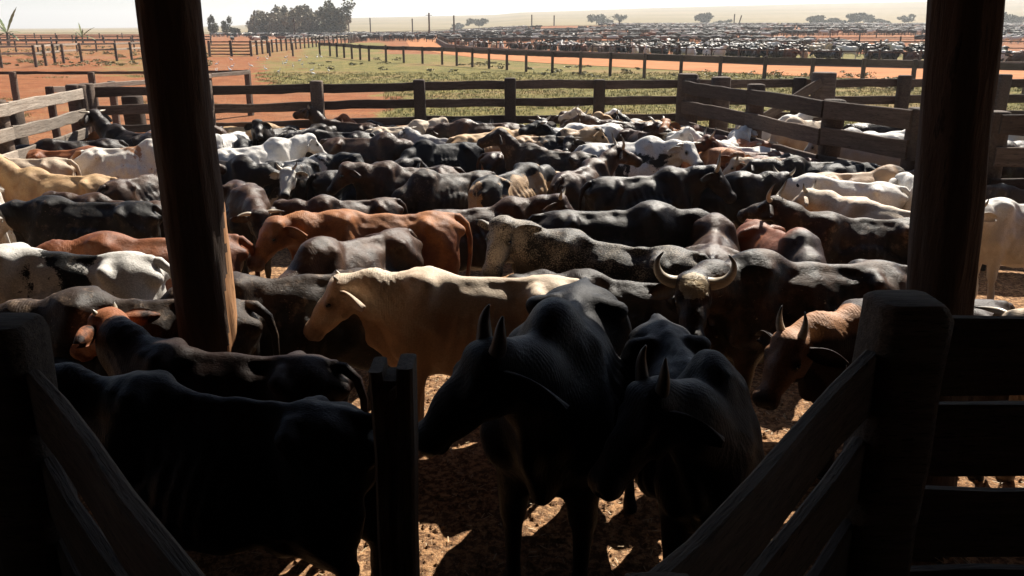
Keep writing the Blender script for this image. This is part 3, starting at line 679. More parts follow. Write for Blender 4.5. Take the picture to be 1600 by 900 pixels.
# corner posts of the pen (thick)
for (x, y, r, t, lb) in ((-8.45, 16.6, .19, 2.05, 'thick dark double corner post at the back left of the pen'),
                     (3.92, 19.1, .21, 2.12, 'squat corner post where the back fence meets the slanting fence'), (4.55, 18.6, .19, 2.08, 'second post beside the corner post of the slanting fence'),
                     (-7.9, 17.7, .19, 1.75, 'short stump behind the back left corner post'), (-8.85, 14.9, .2, 1.82, 'short thick stump outside the pale left fence'),
                     (7.0, 19.2, .24, 2.15, 'stout post with a brace behind the slanting fence')):
    tag(post('corner_post', (x, y, 0), (x, y, t), r, W_DARK, None, True), lb, 'post')
tag(board('diagonal_brace', (6.85, 18.95, 1.95), (5.6, 18.75, 1.2), .2, .07, W_DARK), 'slanting brace plank against the stout post beyond the slanting fence', 'brace')
# far fences
def gpix(l): return [tuple(P(a, b, 0).xy) for a, b in l]
fence('far post fence with a dark top board along the red road', gpix([(500, 87), (516, 88), (577, 95.5), (691, 101), (822, 112), (953, 119), (1124, 127), (1346, 136), (1600, 147), (1800, 156)]), 1.45, [.17], .34, .06, .10, W_DARK, step=3.0, side=1, extra=.05)
fence('far wooden rail fence on the left with close upright posts', gpix([(-60, 107), (3, 106), (57, 105), (100, 99), (128, 97), (183, 95.5), (228, 92)]), 1.7, [.08, .62], .16, .05, .10, W_GREY, W_DARK, step=2.6, side=1, extra=0)
fence('rail fence of the middle pen rank in the left fields', gpix([(-80, 82), (60, 81), (240, 80)]), 1.5, [.08, .5], .17, .05, .09, W_GREY, W_DARK, step=2.4, side=1, extra=0)
fence('short grey rail fence behind the banana plants', gpix([(-60, 65.5), (90, 65), (300, 64.5)]), 1.5, [.08, .5, 1.0], .19, .06, .12, W_DARK, step=3.2, side=1, extra=0)
fence('thin dark rail fence far off across the left fields', gpix([(-80, 71), (120, 70), (330, 69)]), 1.5, [.08, .6], .2, .06, .12, W_DARK, step=4.5, side=1, extra=0)
fence('farthest thin fence along the left field edge', gpix([(-80, 60.5), (120, 60), (330, 59.5)]), 1.6, [.05, .6], .1, .06, .13, W_DARK, step=6, side=1, extra=0)
fence('dark slatted cattle race fence right of the log pillar', gpix([(328, 88), (362, 88), (393, 88)]), 1.65, [.08, .42, .76, 1.1, 1.44], .13, .06, .13, W_DARK, step=2.5, side=1)
fence('pale curved fence leading to the far pens in the left middle distance', gpix([(393, 87), (440, 80), (500, 73), (545, 69), (572, 64)]), 1.6, [.06, .55], .12, .06, .11, W_GREY, W_DARK, step=3.2, side=1)
fence('post and rail fence crossing the green strip in the left middle distance', gpix([(393, 88), (422, 88), (458, 88), (500, 87)]), 1.5, [.05], .08, .05, .10, W_DARK, step=3.6, side=1, extra=0)
# feedlot bunk line
def bunk(label, path, h=.62):
    pts = [Vector((a, b, gz(a, b))) for a, b in path]; root = empty('feed_bunk', pts[0], 0, label, 'feed trough')
    for i, (a, b) in enumerate(zip(pts[:-1], pts[1:])):
        board('trough', a + Vector((0, 0, h / 2)), b + Vector((0, 0, h / 2)), h, .5, M_BUNK, root, .01)
        board('rail', a + Vector((0, .5, 1.2)), b + Vector((0, .5, 1.2)), .1, .06, W_DARK, root)
        n = max(1, int((b - a).length / 3))
        for k in range(n): p = a.lerp(b, k / n) + Vector((0, .5, 0)); post('post', p, p + Vector((0, 0, 1.4)), .08, W_DARK, root)
M_BUNK = N('bunk_concrete', .9, .2).fin((.13, .095, .075))
bunk('long low feed trough along the front of the far feedlot', gpix([(683, 68), (700, 76), (740, 81), (860, 88), (1000, 93.5), (1200, 101.5), (1440, 107), (1800, 114)]))

# ------------------------------------------------------------------ shed: log pillars, roof, front rails
def pillar(label, pts, r, chip=False):
    rs = random.Random(int(r * 1000)); seg = 56; V = []; Fc = []; n = 220
    base, top = Vector(pts[0]), Vector(pts[1]); L = (top - base).length
    prof = [noise.noise((math.cos(2 * math.pi * j / seg) * 1.2, math.sin(2 * math.pi * j / seg) * 1.2, r * 50)) for j in range(seg)]
    for i in range(n + 1):
        h = L * i / n; c = base.lerp(top, i / n)
        for j in range(seg):
            a = 2 * math.pi * j / seg
            rr = r * (1 + .10 * prof[j] + .06 * noise.noise((math.cos(a) * 1.5, math.sin(a) * 1.5, h * 1.3)) + .05 * noise.noise((math.cos(a) * 5, math.sin(a) * 5, h * 2.2)) + .03 * abs(noise.noise((math.cos(a) * 13, math.sin(a) * 13, h * 1.4))))
            rr *= 1.0 + .06 * max(0, 1 - h / 2.5)
            V.append((c.x - base.x + math.cos(a) * rr, c.y - base.y + math.sin(a) * rr, c.z))
    for i in range(n):
        for j in range(seg): Fc.append((i * seg + j, i * seg + (j + 1) % seg, (i + 1) * seg + (j + 1) % seg, (i + 1) * seg + j))
    Fc.append(tuple(n * seg + j for j in range(seg)))
    root = empty('log_pillar', base, 0, label, 'pillar', 'log pillars carrying the shed roof'); o = meshobj('log', V, Fc, W_LOG, root)
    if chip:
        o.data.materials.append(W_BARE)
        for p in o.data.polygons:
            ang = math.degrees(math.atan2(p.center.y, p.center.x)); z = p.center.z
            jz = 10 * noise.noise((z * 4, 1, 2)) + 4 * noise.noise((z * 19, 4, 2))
            if z < 2.0 and -48 + max(0, z - .9) * 52 + jz < ang < 80: p.material_index = 1  # bare wood, its bright outline drawn to follow the sunlit wedge
    return root
pl = PD(298, 300, 5.35); pillar('rough dark log pillar on the left with a bare sunlit orange strip near its foot', [(pl.x + .02, 5.35, 0), (pl.x - .02, 5.35, 4.55)], .186, True)
pr_ = PD(1490, 200, 4.55); pillar('rough dark log pillar on the right behind the thick gate post', [(pr_.x + .16, 4.5, 0), (pr_.x - .17, 4.5, 4.55)], .176)
def roof():
    root = empty('shed_roof', (0, 0, 4.55), 0, 'dark corrugated shed roof overhead that shades the near rails and cattle', 'roof')
    V = []; Fc = []; x = -24; k = 0
    while x < 24:
        V += [(x, 7.8, .16 + .03 * (k % 2)), (x, -10, .5 + .03 * (k % 2))]; x += .12; k += 1
    for i in range(k - 1): Fc.append((2 * i, 2 * i + 1, 2 * i + 3, 2 * i + 2))
    o = meshobj('roof_sheet', V, Fc, M_ROOF, root, smooth=False); sm = o.modifiers.new('t', 'SOLIDIFY'); sm.thickness = .01
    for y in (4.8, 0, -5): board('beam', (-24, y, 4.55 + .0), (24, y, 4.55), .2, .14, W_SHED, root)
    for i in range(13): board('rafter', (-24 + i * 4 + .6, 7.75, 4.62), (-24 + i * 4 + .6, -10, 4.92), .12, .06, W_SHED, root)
    wl = empty('added_back_wall', (0, -8, 0), 0, 'unseen dark board wall added behind the camera to deepen the near shade', 'wall')
    board('planking', (-24, -8, 2.3), (24, -8, 2.3), 4.6, .06, W_SHED, wl, .0)  # out of view, added to keep shaded faces toward the camera dark
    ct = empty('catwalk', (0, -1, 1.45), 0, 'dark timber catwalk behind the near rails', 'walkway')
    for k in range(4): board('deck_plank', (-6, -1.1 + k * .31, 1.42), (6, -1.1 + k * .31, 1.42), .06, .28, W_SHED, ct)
roof()
def near_fences():
    R1 = (1.44, 2.88); L1 = (-1.83, 2.80)
    # right wing toward the camera
    r = empty('wing_fence', (R1[0], R1[1], 0), 0, 'near plank wing fence running down to the bottom right of centre', 'fence', 'near shaded wing fences')
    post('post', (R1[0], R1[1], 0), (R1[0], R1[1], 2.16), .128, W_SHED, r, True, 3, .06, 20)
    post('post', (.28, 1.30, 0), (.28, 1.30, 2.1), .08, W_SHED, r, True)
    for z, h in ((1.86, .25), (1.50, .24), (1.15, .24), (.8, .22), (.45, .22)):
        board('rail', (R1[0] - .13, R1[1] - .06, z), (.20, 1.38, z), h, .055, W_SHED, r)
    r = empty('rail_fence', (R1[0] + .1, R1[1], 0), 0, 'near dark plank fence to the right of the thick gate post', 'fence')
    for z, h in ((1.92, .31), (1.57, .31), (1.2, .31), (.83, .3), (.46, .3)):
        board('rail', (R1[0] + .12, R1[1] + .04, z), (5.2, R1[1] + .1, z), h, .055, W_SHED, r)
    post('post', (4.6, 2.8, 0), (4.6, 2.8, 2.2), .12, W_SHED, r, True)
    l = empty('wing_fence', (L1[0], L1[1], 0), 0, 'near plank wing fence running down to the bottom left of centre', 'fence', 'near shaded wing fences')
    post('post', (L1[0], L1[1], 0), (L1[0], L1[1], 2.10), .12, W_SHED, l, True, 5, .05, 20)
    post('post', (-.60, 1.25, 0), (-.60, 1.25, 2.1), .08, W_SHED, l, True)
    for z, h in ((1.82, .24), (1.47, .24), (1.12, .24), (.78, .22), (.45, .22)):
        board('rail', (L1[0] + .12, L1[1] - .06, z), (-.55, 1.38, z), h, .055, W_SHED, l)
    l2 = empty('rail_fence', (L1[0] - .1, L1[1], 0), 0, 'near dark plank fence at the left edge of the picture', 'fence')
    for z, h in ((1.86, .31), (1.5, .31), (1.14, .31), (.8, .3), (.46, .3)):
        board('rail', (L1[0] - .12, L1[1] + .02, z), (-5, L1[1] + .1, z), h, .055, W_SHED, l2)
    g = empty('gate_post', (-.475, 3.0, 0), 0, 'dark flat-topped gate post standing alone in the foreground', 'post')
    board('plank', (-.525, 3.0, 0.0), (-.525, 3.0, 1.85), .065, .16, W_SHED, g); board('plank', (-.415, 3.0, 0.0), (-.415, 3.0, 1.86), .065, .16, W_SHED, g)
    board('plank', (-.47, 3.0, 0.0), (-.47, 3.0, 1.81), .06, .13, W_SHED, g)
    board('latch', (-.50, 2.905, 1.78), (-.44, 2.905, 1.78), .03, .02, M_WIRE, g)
near_fences()

# ------------------------------------------------------------------ the herd in the pen
T = []   # px, py of the middle of the back, heading, pose, coat, horn, scale, label
CR = random.Random(42)
def c(px, py, h, pose, coat_, horn, s, label, w=1.0, z=1.26, cat='cow', off=0):
    if py < 345: s *= .93
    p = P(px, py, z * s); p = p - Vector((math.cos(R(h)), math.sin(R(h)), 0)) * off * s
    if w >= .4:
        h += CR.uniform(-34, 34); q = CR.random(); s *= CR.uniform(.93, 1.06)
        if pose == 'low' and 'hidden' not in label and 'low' not in label: pose = 'level' if q < .28 else 'left' if q < .42 else 'right' if q < .56 else 'leftlow' if q < .64 else 'rightup' if q < .72 else 'up' if q < .78 else pose
        if horn is None and CR.random() < .3 and 'horn' not in label: horn = CR.choice(['short', 'side', 'short', 'long', 'stub'])
    if w >= .3 and pose + '_b' in PV and CR.random() < .5: pose += '_b'
    T.append(dict(x=p.x, y=p.y, h=h, pose=pose, coat=coat_, horn=horn, s=s, label=label, w=w, cat=cat))
# foreground, in the shade of the roof
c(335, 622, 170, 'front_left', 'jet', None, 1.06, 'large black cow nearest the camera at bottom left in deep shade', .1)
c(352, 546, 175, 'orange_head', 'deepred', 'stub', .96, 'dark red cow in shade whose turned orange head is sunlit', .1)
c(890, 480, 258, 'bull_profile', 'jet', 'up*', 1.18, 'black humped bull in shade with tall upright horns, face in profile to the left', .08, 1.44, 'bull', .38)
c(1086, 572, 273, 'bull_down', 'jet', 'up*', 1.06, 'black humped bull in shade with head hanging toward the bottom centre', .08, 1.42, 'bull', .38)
c(1440, 500, 196, 'head_back', 'ridge', 'pale', .98, 'brown cow with one lit white horn behind the right wing fence', .1)
# sunlit front row
c(745, 449, 182, 'cream_front', 'cream', 'stub', 1.0, 'cream cow standing side-on in the sun with drooping pale ear, brown poll', .08)
c(215, 474, 184, 'low', 'muddy', None, 1.0, 'dusty black cow behind the left post rail, back rough with dried mud', .2)
c(420, 438, 200, 'rightlow', 'muddy', None, .98, 'black cow with pale dried flecks on its back, right of the left pillar foot', .3)
c(90, 402, 180, 'level', 'pied', None, 1.03, 'white cow with black patches and a dark tail at the left edge', .25)
#c(865, 474, 200, 'low', 'redpied', None, .95, 'brown and white cow half hidden behind the humped black bull', .5)
c(1258, 420, 184, 'horned_face', 'pollpatch', 'wide', 1.06, 'black-brown bull with thick curved horns and a pale poll facing the camera', .08, 1.26, 'bull')
c(1010, 428, 200, 'left', 'black', None, .95, 'black cow half hidden left of the thick-horned bull, pale tuft on poll', .5)
c(1650, 480, 180, 'level', 'beige', None, .98, 'beige cow whose back shows above the near right fence', .6)
c(1600, 322, 190, 'left', 'white', 'short', 1.0, 'white cow with a rust-red ear at the right edge beyond the right pillar', .3)
# second rank
c(560, 385, 235, 'grub', 'smoke', None, .96, 'glossy dark cow with pale streak on its back, head down behind the cream cow', .3)
c(585, 352, 196, 'red_face', 'orange', None, 1.0, 'shaggy red-brown cow with its drooping head turned to the camera, left of centre', .15)
c(755, 322, 22, 'head_right_down', 'smoke', 'short', 1.02, 'tall dark grey-brown cow left of centre with its head hanging to the right', .15)
c(962, 388, 164, 'roan_face', 'roan', None, 1.0, 'roan cow with a frosted grey face looking straight at the camera', .12)
c(1030, 345, 2, 'low', 'black', None, 1.02, 'long black cow standing broadside behind the roan cow', .3)
c(1066, 361, 62, 'leftlow', 'smoke', None, .95, 'dark cow seen from behind with sunlit white rump edge, above the thick-horned bull', .4)
c(1190, 347, 262, 'rightlow', 'foredark', 'stub', .96, 'red-brown cow with a black wrinkled neck bending round to the right', .4)
c(1325, 340, 180, 'rightup', 'muddy', 'long', 1.03, 'dark brown cow with bronze back, tail hanging beside the right pillar', .2)
c(250, 385, 198, 'head_back', 'red', 'side', .98, 'brown cow with shaggy neck and short horn, half hidden by the left pillar', .3)
c(132, 324, 184, 'white_head', 'whitehead', None, 1.03, 'big black cow with speckled back and a white head at the left', .2)
c(-5, 392, 185, 'level', 'grey', None, .95, 'grey cow, only its back showing, above the black and white cow', .6)
c(185, 305, 188, 'low', 'smoke', None, .98, 'dark brown cow behind the white-headed cow, tail bent to the right', .5)
c(-22, 305, 100, 'level', 'redpied', None, 1.0, 'pale cow seen from behind at the far left edge, tail hanging', .6)
c(385, 295, 296, 'low', 'smoke', 'side', 1.03, 'black cow standing toward the camera right beside the left pillar, horn lit', .25)
c(535, 312, 215, 'right', 'smoke', None, .93, 'small brown cow with a white tail streak, left of the shaggy red cow head', .4)
c(800, 279, 22, 'low', 'tanpied', None, .98, 'tan cow with black patches left of the tall dark cow', .6)
c(700, 273, 190, 'grub', 'muddy', None, 1.0, 'rough-coated dark brown cow with lowered head in the middle of the herd', .4)
c(640, 268, 188, 'low', 'smoke', None, .98, 'brown-black cow just behind the rough-coated dark cow', .5)
c(912, 270, 62, 'rightup', 'smoke', 'long', .98, 'brown cow seen from behind with two upright horns, centre of the herd', .4)
c(1008, 280, 16, 'head_right_down', 'black', 'long', 1.04, 'black humped bull with upright horns and head hanging to the right, right of centre', .25, 1.26, 'bull')
c(1162, 283, 4, 'low', 'black', None, 1.0, 'black cow broadside in front of the orange-faced cow', .5)
c(1298, 282, 158, 'low', 'white', None, 1.0, 'white cow broadside with rump to the right, left of the right pillar', .3)
c(1335, 262, 0, 'right', 'forebrown', None, 1.03, 'tan-backed cow with a dark brown head turned down beside the right pillar', .25)
c(1422, 300, 120, 'level', 'white', None, .93, 'white calf-sized cow squeezed against the right pillar', .8)
c(105, 274, 182, 'up', 'tan', 'short', 1.0, 'tan humped cow with small dark horns facing left at the left side', .3)
c(212, 270, 35, 'low', 'smoke', None, 1.0, 'dark grey-brown cow with rump toward the camera left of the left pillar', .4)
c(0, 254, 175, 'low', 'beige', None, 1.0, 'pale beige cow at the left edge behind the tan humped cow', .5)
c(205, 232, 12, 'level', 'redpied', None, 1.04, 'cream cow with rust speckles beside the left pillar', .3)
c(110, 233, 0, 'low', 'red', None, 1.03, 'glossy red-brown cow standing broadside left of the cream speckled cow', .3)
c(445, 258, 274, 'level', 'whitehead', 'short', 1.0, 'white-faced black cow with short horns looking at the camera right of the left pillar', .3)
c(560, 256, 8, 'low', 'black', None, 1.02, 'glossy black cow with rounded rump toward the left pillar side', .4)
c(388, 254, 350, 'low', 'black', None, .96, 'curly black cow behind the white-faced cow', .5)
c(860, 240, 196, 'low', 'muddy', None, .98, 'grey-brown dusty cow left of the black and white bull', .4)
c(992, 227, 2, 'right', 'pied', 'side', 1.06, 'black and white bull with a frosted face and horns looking at the camera', .12, 1.26, 'bull')
c(1130, 240, 282, 'level', 'orange', None, .98, 'orange-brown cow facing the camera right of the black and white bull', .25)
c(760, 209, 36, 'low', 'tan', None, 1.02, 'golden tan cow standing rump-on in the middle of the herd', .3)
c(690, 224, 236, 'leftlow', 'jet', None, .98, 'deep black cow with lowered head in front of the golden tan cow', .5)
c(815, 234, 14, 'low', 'smoke', None, .93, 'brown-grey cow just right of the golden tan cow', .6)
c(570, 218, 4, 'low', 'smoke', None, 1.04, 'long dark grey cow behind the glossy black cow', .4)
c(470, 240, 4, 'low', 'piedark', None, 1.0, 'black cow with one white saddle patch behind the white-faced cow', .4)
c(400, 236, 4, 'level', 'white', None, 1.0, 'long white cow broadside just right of the left pillar', .4)
c(635, 218, 100, 'low', 'smoke', None, .93, 'brown cow seen from behind with a sunlit rump, left of the deep black cow', .6)
c(745, 190, 182, 'low', 'smoke', None, 1.06, 'large dark brown cow broadside behind the golden tan cow', .3)
c(650, 198, 6, 'low', 'beige', None, .98, 'beige-backed cow behind the long dark grey cow', .5)
c(1170, 210, 86, 'low', 'darkred', None, 1.0, 'dark red cow seen from behind near the slanting fence', .4)
c(1222, 226, 78, 'level', 'white', None, .94, 'narrow white cow seen from behind by the slanting fence', .5)
c(1315, 230, 170, 'up', 'white', 'stub', .98, 'pale grey humped cow with raised head beside the slanting fence', .4)
c(1348, 246, 178, 'low', 'beige', None, 1.0, 'beige cow between the pale humped cow and the tan-backed cow', .4)
c(1375, 230, 164, 'up', 'darkred', None, 1.0, 'dark brown cow with lifted head beside the right pillar', .4)
c(1205, 212, 262, 'level', 'whitehead', 'side', .95, 'black cow with a white poll facing the camera by the slanting fence', .5)
c(1425, 240, 200, 'low', 'black', None, .95, 'black cow tucked against the left side of the right pillar', .6)
c(165, 200, 178, 'low', 'orange', None, 1.0, 'red-brown cow with a low head below the back left corner post', .4)
c(110, 215, 180, 'low', 'black', None, 1.03, 'black cow broadside in front of the back left corner post', .4)
c(202, 207, 2, 'low', 'pied', None, .95, 'black and white cow left of the left pillar near the back fence', .4)
c(218, 186, 268, 'low', 'black', None, .94, 'black cow at the back fence just left of the left pillar', .6)
c(8, 228, 180, 'low', 'black', None, .98, 'black cow at the left edge below the pale fence', .6)
c(50, 218, 200, 'low', 'smoke', None, .93, 'dark cow tucked beside the pale left fence', .8)
c(1590, 256, 178, 'low', 'black', None, .98, 'black cow at the right edge under the fence rails', .6)
c(1600, 286, 150, 'left', 'muddy', 'long', 1.0, 'dark cow with curled pale horn at the right edge', .6)
c(1568, 270, 185, 'low', 'jet', None, .98, 'jet black cow right of the right pillar', .6)
# back ranks
c(372, 188, 250, 'level', 'smoke', None, .96, 'brown-backed dark cow right of the left pillar at the back fence')
c(398, 190, 275, 'up', 'pied', None, .93, 'black cow with a white head in the back rank, right of the left pillar')
c(385, 212, 280, 'low', 'piedark', None, .96, 'black cow with one white stripe on its side in the back left ranks')
c(445, 205, 262, 'leftup', 'black', None, .96, 'black cow with raised head in front of the yellow-tan cow')
c(465, 184, 20, 'low', 'tan', None, 1.0, 'yellow-tan cow with bright sunlit rump at the back fence')
c(520, 190, 92, 'low', 'black', None, .96, 'black cow seen from behind right of the yellow-tan cow')
c(505, 213, 200, 'low', 'black', None, .95, 'black cow with dark low head left of the long dark grey cow')
c(565, 200, 40, 'low', 'piedark', None, .9, 'small black cow with a white rump left of the beige-backed cow')
c(585, 186, 150, 'up', 'smoke', None, .95, 'dark brown cow with lifted head at the back fence')
c(618, 184, 190, 'up', 'red', None, .96, 'light brown cow with lifted head at the back fence')
c(655, 181, 185, 'low', 'black', None, .9, 'small black cow at the foot of the tall back fence post')
c(700, 182, 5, 'low', 'muddy', None, .95, 'dusty dark cow by the back fence left of the large dark brown cow')
c(706, 200, 12, 'low', 'roan', None, .93, 'grey roan cow behind the golden tan cow')
c(660, 209, 170, 'low', 'grey', None, .9, 'small grey cow with pale rump between the beige-backed cow and the deep black cow')
c(790, 181, 178, 'low', 'black', None, .96, 'black cow with flat back at the back fence, centre')
c(822, 188, 20, 'low', 'orange', None, .94, 'orange-backed cow near the back fence, centre')
c(860, 184, 250, 'up', 'pied', 'short', .92, 'white cow with a red-brown head at the back fence, centre')
c(880, 205, 184, 'low', 'jet', None, .96, 'jet black cow left of the pale grey cow in the back ranks')
c(910, 184, 70, 'up', 'smoke', None, .98, 'brown cow with lifted black head at the back fence right of centre')
c(963, 192, 184, 'low', 'white', None, 1.02, 'pale grey cow broadside above the black and white bull')
c(830, 214, 350, 'low', 'tanpied', None, .96, 'brown cow with a pale shoulder left of the black and white bull')
c(920, 218, 190, 'leftup', 'black', 'side', .96, 'black cow with one pale horn left of the black and white bull')
c(1000, 182, 184, 'up', 'cream', 'short', 1.0, 'cream horned cow with raised head at the back fence')
c(1022, 196, 262, 'up', 'smoke', 'back', 1.0, 'dark brown humped cow with raised head behind the black and white bull')
c(1070, 184, 262, 'level', 'cream', 'short', .95, 'cream cow facing the camera near the corner posts')
c(1095, 188, 200, 'up', 'white', None, .98, 'white cow with a lifted head near the corner posts')
c(1120, 184, 215, 'leftup', 'tan', None, .97, 'tan cow with raised head closest to the corner posts')
c(1135, 198, 185, 'rightup', 'smoke', 'short', 1.02, 'dark brown cow with raised horned head by the slanting fence')
c(1075, 204, 240, 'up', 'orange', None, .95, 'rust cow squeezed between the cream cow and the orange-brown cow')
c(1100, 218, 280, 'level', 'red', 'side', .95, 'red cow with small horns just above the orange-brown cow')
c(1160, 194, 140, 'up', 'black', 'short', .95, 'black horned cow pressed to the slanting fence near its corner')
c(1255, 250, 175, 'low', 'darkred', None, .96, 'dark red cow behind the white broadside cow')
c(1400, 345, 150, 'level', 'cream', 'short', .93, 'cream cow with upright pale ear squeezed beside the right pillar', .8)

def fence_x(y):
    pts = [(19.2, 3.9), (16.2, 4.65), (13.6, 5.15), (12.1, 5.85), (11.5, 6.6), (11.0, 9.2), (2, 14)]
    for (y1, x1), (y2, x2) in zip(pts[:-1], pts[1:]):
        if y <= y1 and y >= y2: return x1 + (x2 - x1) * (y1 - y) / (y1 - y2)
    return 3.9
for it in T:
    def lim(p, it=it):
        e = .42; a = R(it['h']); ex = abs(math.cos(a)) * .8 + .3; ey = abs(math.sin(a)) * .8 + .32
        if p[0] < 0: p[1] = min(p[1], 18.55 + (p[0] + 2) * .29 - ey if p[0] < -2 else 18.6 - ey)
        else: p[1] = min(p[1], 18.7 - ey)
        if p[1] > 10: p[0] = min(p[0], fence_x(min(19.2, p[1] + ey * .3)) - ex)
        p[0] = max(p[0], -8.5 + ex if p[1] > 12 else -8.2 + ex * .3)
        return p
    if it['y'] > 6 : it['lim'] = lim
relax(T)
for it in T: make_cow(it)
# white blaze on the thick-horned bull, built as a tuft of poll hair
def poll_tuft(root, pose, mat, rad=(.07, .05), n=600):
    H, f, s, u = head_frame(PV[pose]['hp']); V = []; Fc = []; rs = random.Random(3)
    for _ in range(n):
        a = rs.uniform(0, 6.3); q = rs.random() ** .5
        c0 = H + u * (.125 + .02) + f * (.03 + math.sin(a) * q * rad[0]) + s * math.cos(a) * q * rad[0]
        c0 = c0 - u * (.035 * q * q + .03 * max(0, math.sin(a) * q)) 
        d = unit(u * .06 + f * (math.sin(a) * q + .5) + s * (math.cos(a) * q * 1.4 + rs.uniform(-.2, .2))); L = rs.uniform(.018, .034); b = unit(np.cross(d, u + .01)); o = len(V); wd = .0025
        V += [c0 - b * wd - u * .012, c0 + b * wd - u * .012, c0 + d * L]; Fc.append((o, o + 1, o + 2))
    return meshobj('poll_hair', V, Fc, mat, root)
M_TUFT = N('pale_poll_hair', .7, .3).fin((.62, .50, .33)); M_TUFTW = N('white_poll_hair', .7, .3).fin((.7, .66, .58))
roots = {o['label']: o for o in bpy.data.objects if o.get('category') in ('cow', 'bull')}
for lb, pose, mt in (('black-brown bull with thick', 'horned_face', M_TUFT),):
    for k, o in roots.items():
        if k.startswith(lb): poll_tuft(o, pose, mt)

# ------------------------------------------------------------------ neighbouring pen and far feedlot
FARM = []
for i, pz in enumerate(('level', 'low', 'up', 'grub')):
    hp = POSE[pz]; FARM.append(body_mesh('far_' + pz, hp, hump=.6, fat=1.0, res=.055, seed=50 + i))
FC = [('black', 'black'), ('jet', 'jet black'), ('smoke', 'dark brown'), ('white', 'white'), ('pied', 'black and white'), ('red', 'red-brown'), ('grey', 'grey'), ('black', 'black'), ('muddy', 'dusty black'), ('beige', 'beige'), ('black', 'black'), ('jet', 'jet black'), ('darkred', 'dark red'), ('muddy', 'dusty black'), ('smoke', 'dark brown')]
def far_cow(x, y, h, s, ci, where, group):
    ck, nm = FC[ci]; me = random.choice(FARM)
    o = bpy.data.objects.new('cow', me); COL.objects.link(o); o.location = (x, y, gz(x, y)); o.rotation_euler = (0, 0, h); o.scale = (s,) * 3
    o.material_slots[0].link = 'OBJECT'; o.material_slots[0].material = K[ck]
    return tag(o, '%s cow %s' % (nm, where), 'cow', group)
nfar = 0
for (px, py, h, ci) in ((1160, 171, 10, 3), (1200, 170, 200, 9), (1240, 178, 180, 6), (1290, 170, 5, 0), (1400, 207, 4, 3), (1360, 210, 180, 6), (1420, 168, 190, 3), (1300, 190, 0, 6), (1560, 178, 180, 9), (1585, 172, 200, 2), (1600, 182, 160, 3), (1635, 176, 10, 0), (1555, 168, 0, 3), (1610, 160, 180, 5), (1215, 186, 185, 8), (1330, 181, 10, 0), (1600, 230, 190, 8), (1640, 222, 0, 0)):
    p = P(px, py, 1.2)
    if p.y > 18.6: p.y = 18.2 - random.random(); 
    # keep right of the slanting fence
    if p.y > 11.5 and p.x < fence_x(p.y) + 1.3: p.x = fence_x(p.y) + 1.3 + random.uniform(0, .3)
    if p.y <= 11.5: continue
    T.append(dict(x=p.x, y=p.y)); near = [q for q in T[:-1] if 'nb' in q and math.hypot(q['x'] - p.x, q['y'] - p.y) < .62]
    if near: continue
    T[-1]['nb'] = 1
    far_cow(p.x, p.y, R(h), .95, ci, 'in the next pen behind the slanting fence', 'cattle in the next pen'); nfar += 1
# front ranks of the feedlot: individuals
cand = []
yr = 84.0; row = 0
while yr < 430:
    step = random.uniform(2.3, 3.4) if row % 7 else 9.0
    xmin = P(690, 70, 0).x + (yr - 84) * -.02; x = -14 if yr > 118 else None
    if x is None: x = P(700 + (118 - yr) * 9.5, 80, 0).x
    # start of the row follows the bend of the bunk line
    lefts = [(84, 24), (90, 13), (97, 6), (107, 1.5), (120, -5), (140, -9), (160, -14), (200, -30), (430, -120)]
    for (ya, xa), (yb, xb) in zip(lefts[:-1], lefts[1:]):
        if ya <= yr <= yb: x = xa + (xb - xa) * (yr - ya) / (yb - ya)
    while x < .75 * yr:
        if random.random() < .82 and noise.noise((x * .022, yr * .035, 5)) > -.12 and noise.noise((x * .09, yr * .12, 8)) > -.32: cand.append((x, yr + random.uniform(-1.0, 1.0) + 3.0 * math.sin(x * .045 + yr * .01) + .05 * x, random.choice([0, 0, math.pi, random.uniform(0, 6.28)]) + random.uniform(-.3, .3)))
        x += random.uniform(1.6, 3.2) + (yr - 84) * .004
    yr += step; row += 1
# the bunk line ahead of the herd
def bunk_y(x):
    l = gpix([(683, 68), (700, 76), (740, 81), (860, 88), (1000, 93.5), (1200, 101.5), (1440, 107), (1800, 114)]); l.sort()
    for (xa, ya), (xb, yb) in zip(l[:-1], l[1:]):
        if xa <= x <= xb: return ya + (yb - ya) * (x - xa) / (xb - xa)
    return 60 if x > 0 else 150
extra = []
for x in np.arange(-8, 62, 1.15):
    y = bunk_y(x) + 1.8 + random.uniform(0, .5); extra.append((float(x) + random.uniform(-.3, .3), y, R(-90) + random.uniform(-.5, .5)))
    if random.random() < .8: extra.append((float(x) + random.uniform(-.5, .5), y + random.uniform(2.2, 3.4), random.choice([0, math.pi]) + random.uniform(-.4, .4)))
cand = [q for q in cand if q[1] > bunk_y(q[0]) + 4.5]
inview = lambda q: -20 < proj(q[0], q[1], 1)[0] < 1620
allc = [q for q in extra + cand if inview(q)]; allc.sort(key=lambda q: q[0] ** 2 + q[1] ** 2)
kept = []
for q in allc:
    if q[1] < 200 and any(abs(q[0] - r_[0]) < 1.2 and abs(q[1] - r_[1]) < 1.0 for r_ in kept[-260:]): continue
    kept.append(q)
NI = 300 - len([t for t in T if 'label' in t]) - nfar
for q in kept[:NI]: far_cow(q[0], q[1], q[2], random.uniform(.92, 1.05), random.randrange(len(FC)), 'among the front ranks of the far feedlot', 'cattle in the front ranks of the far feedlot')
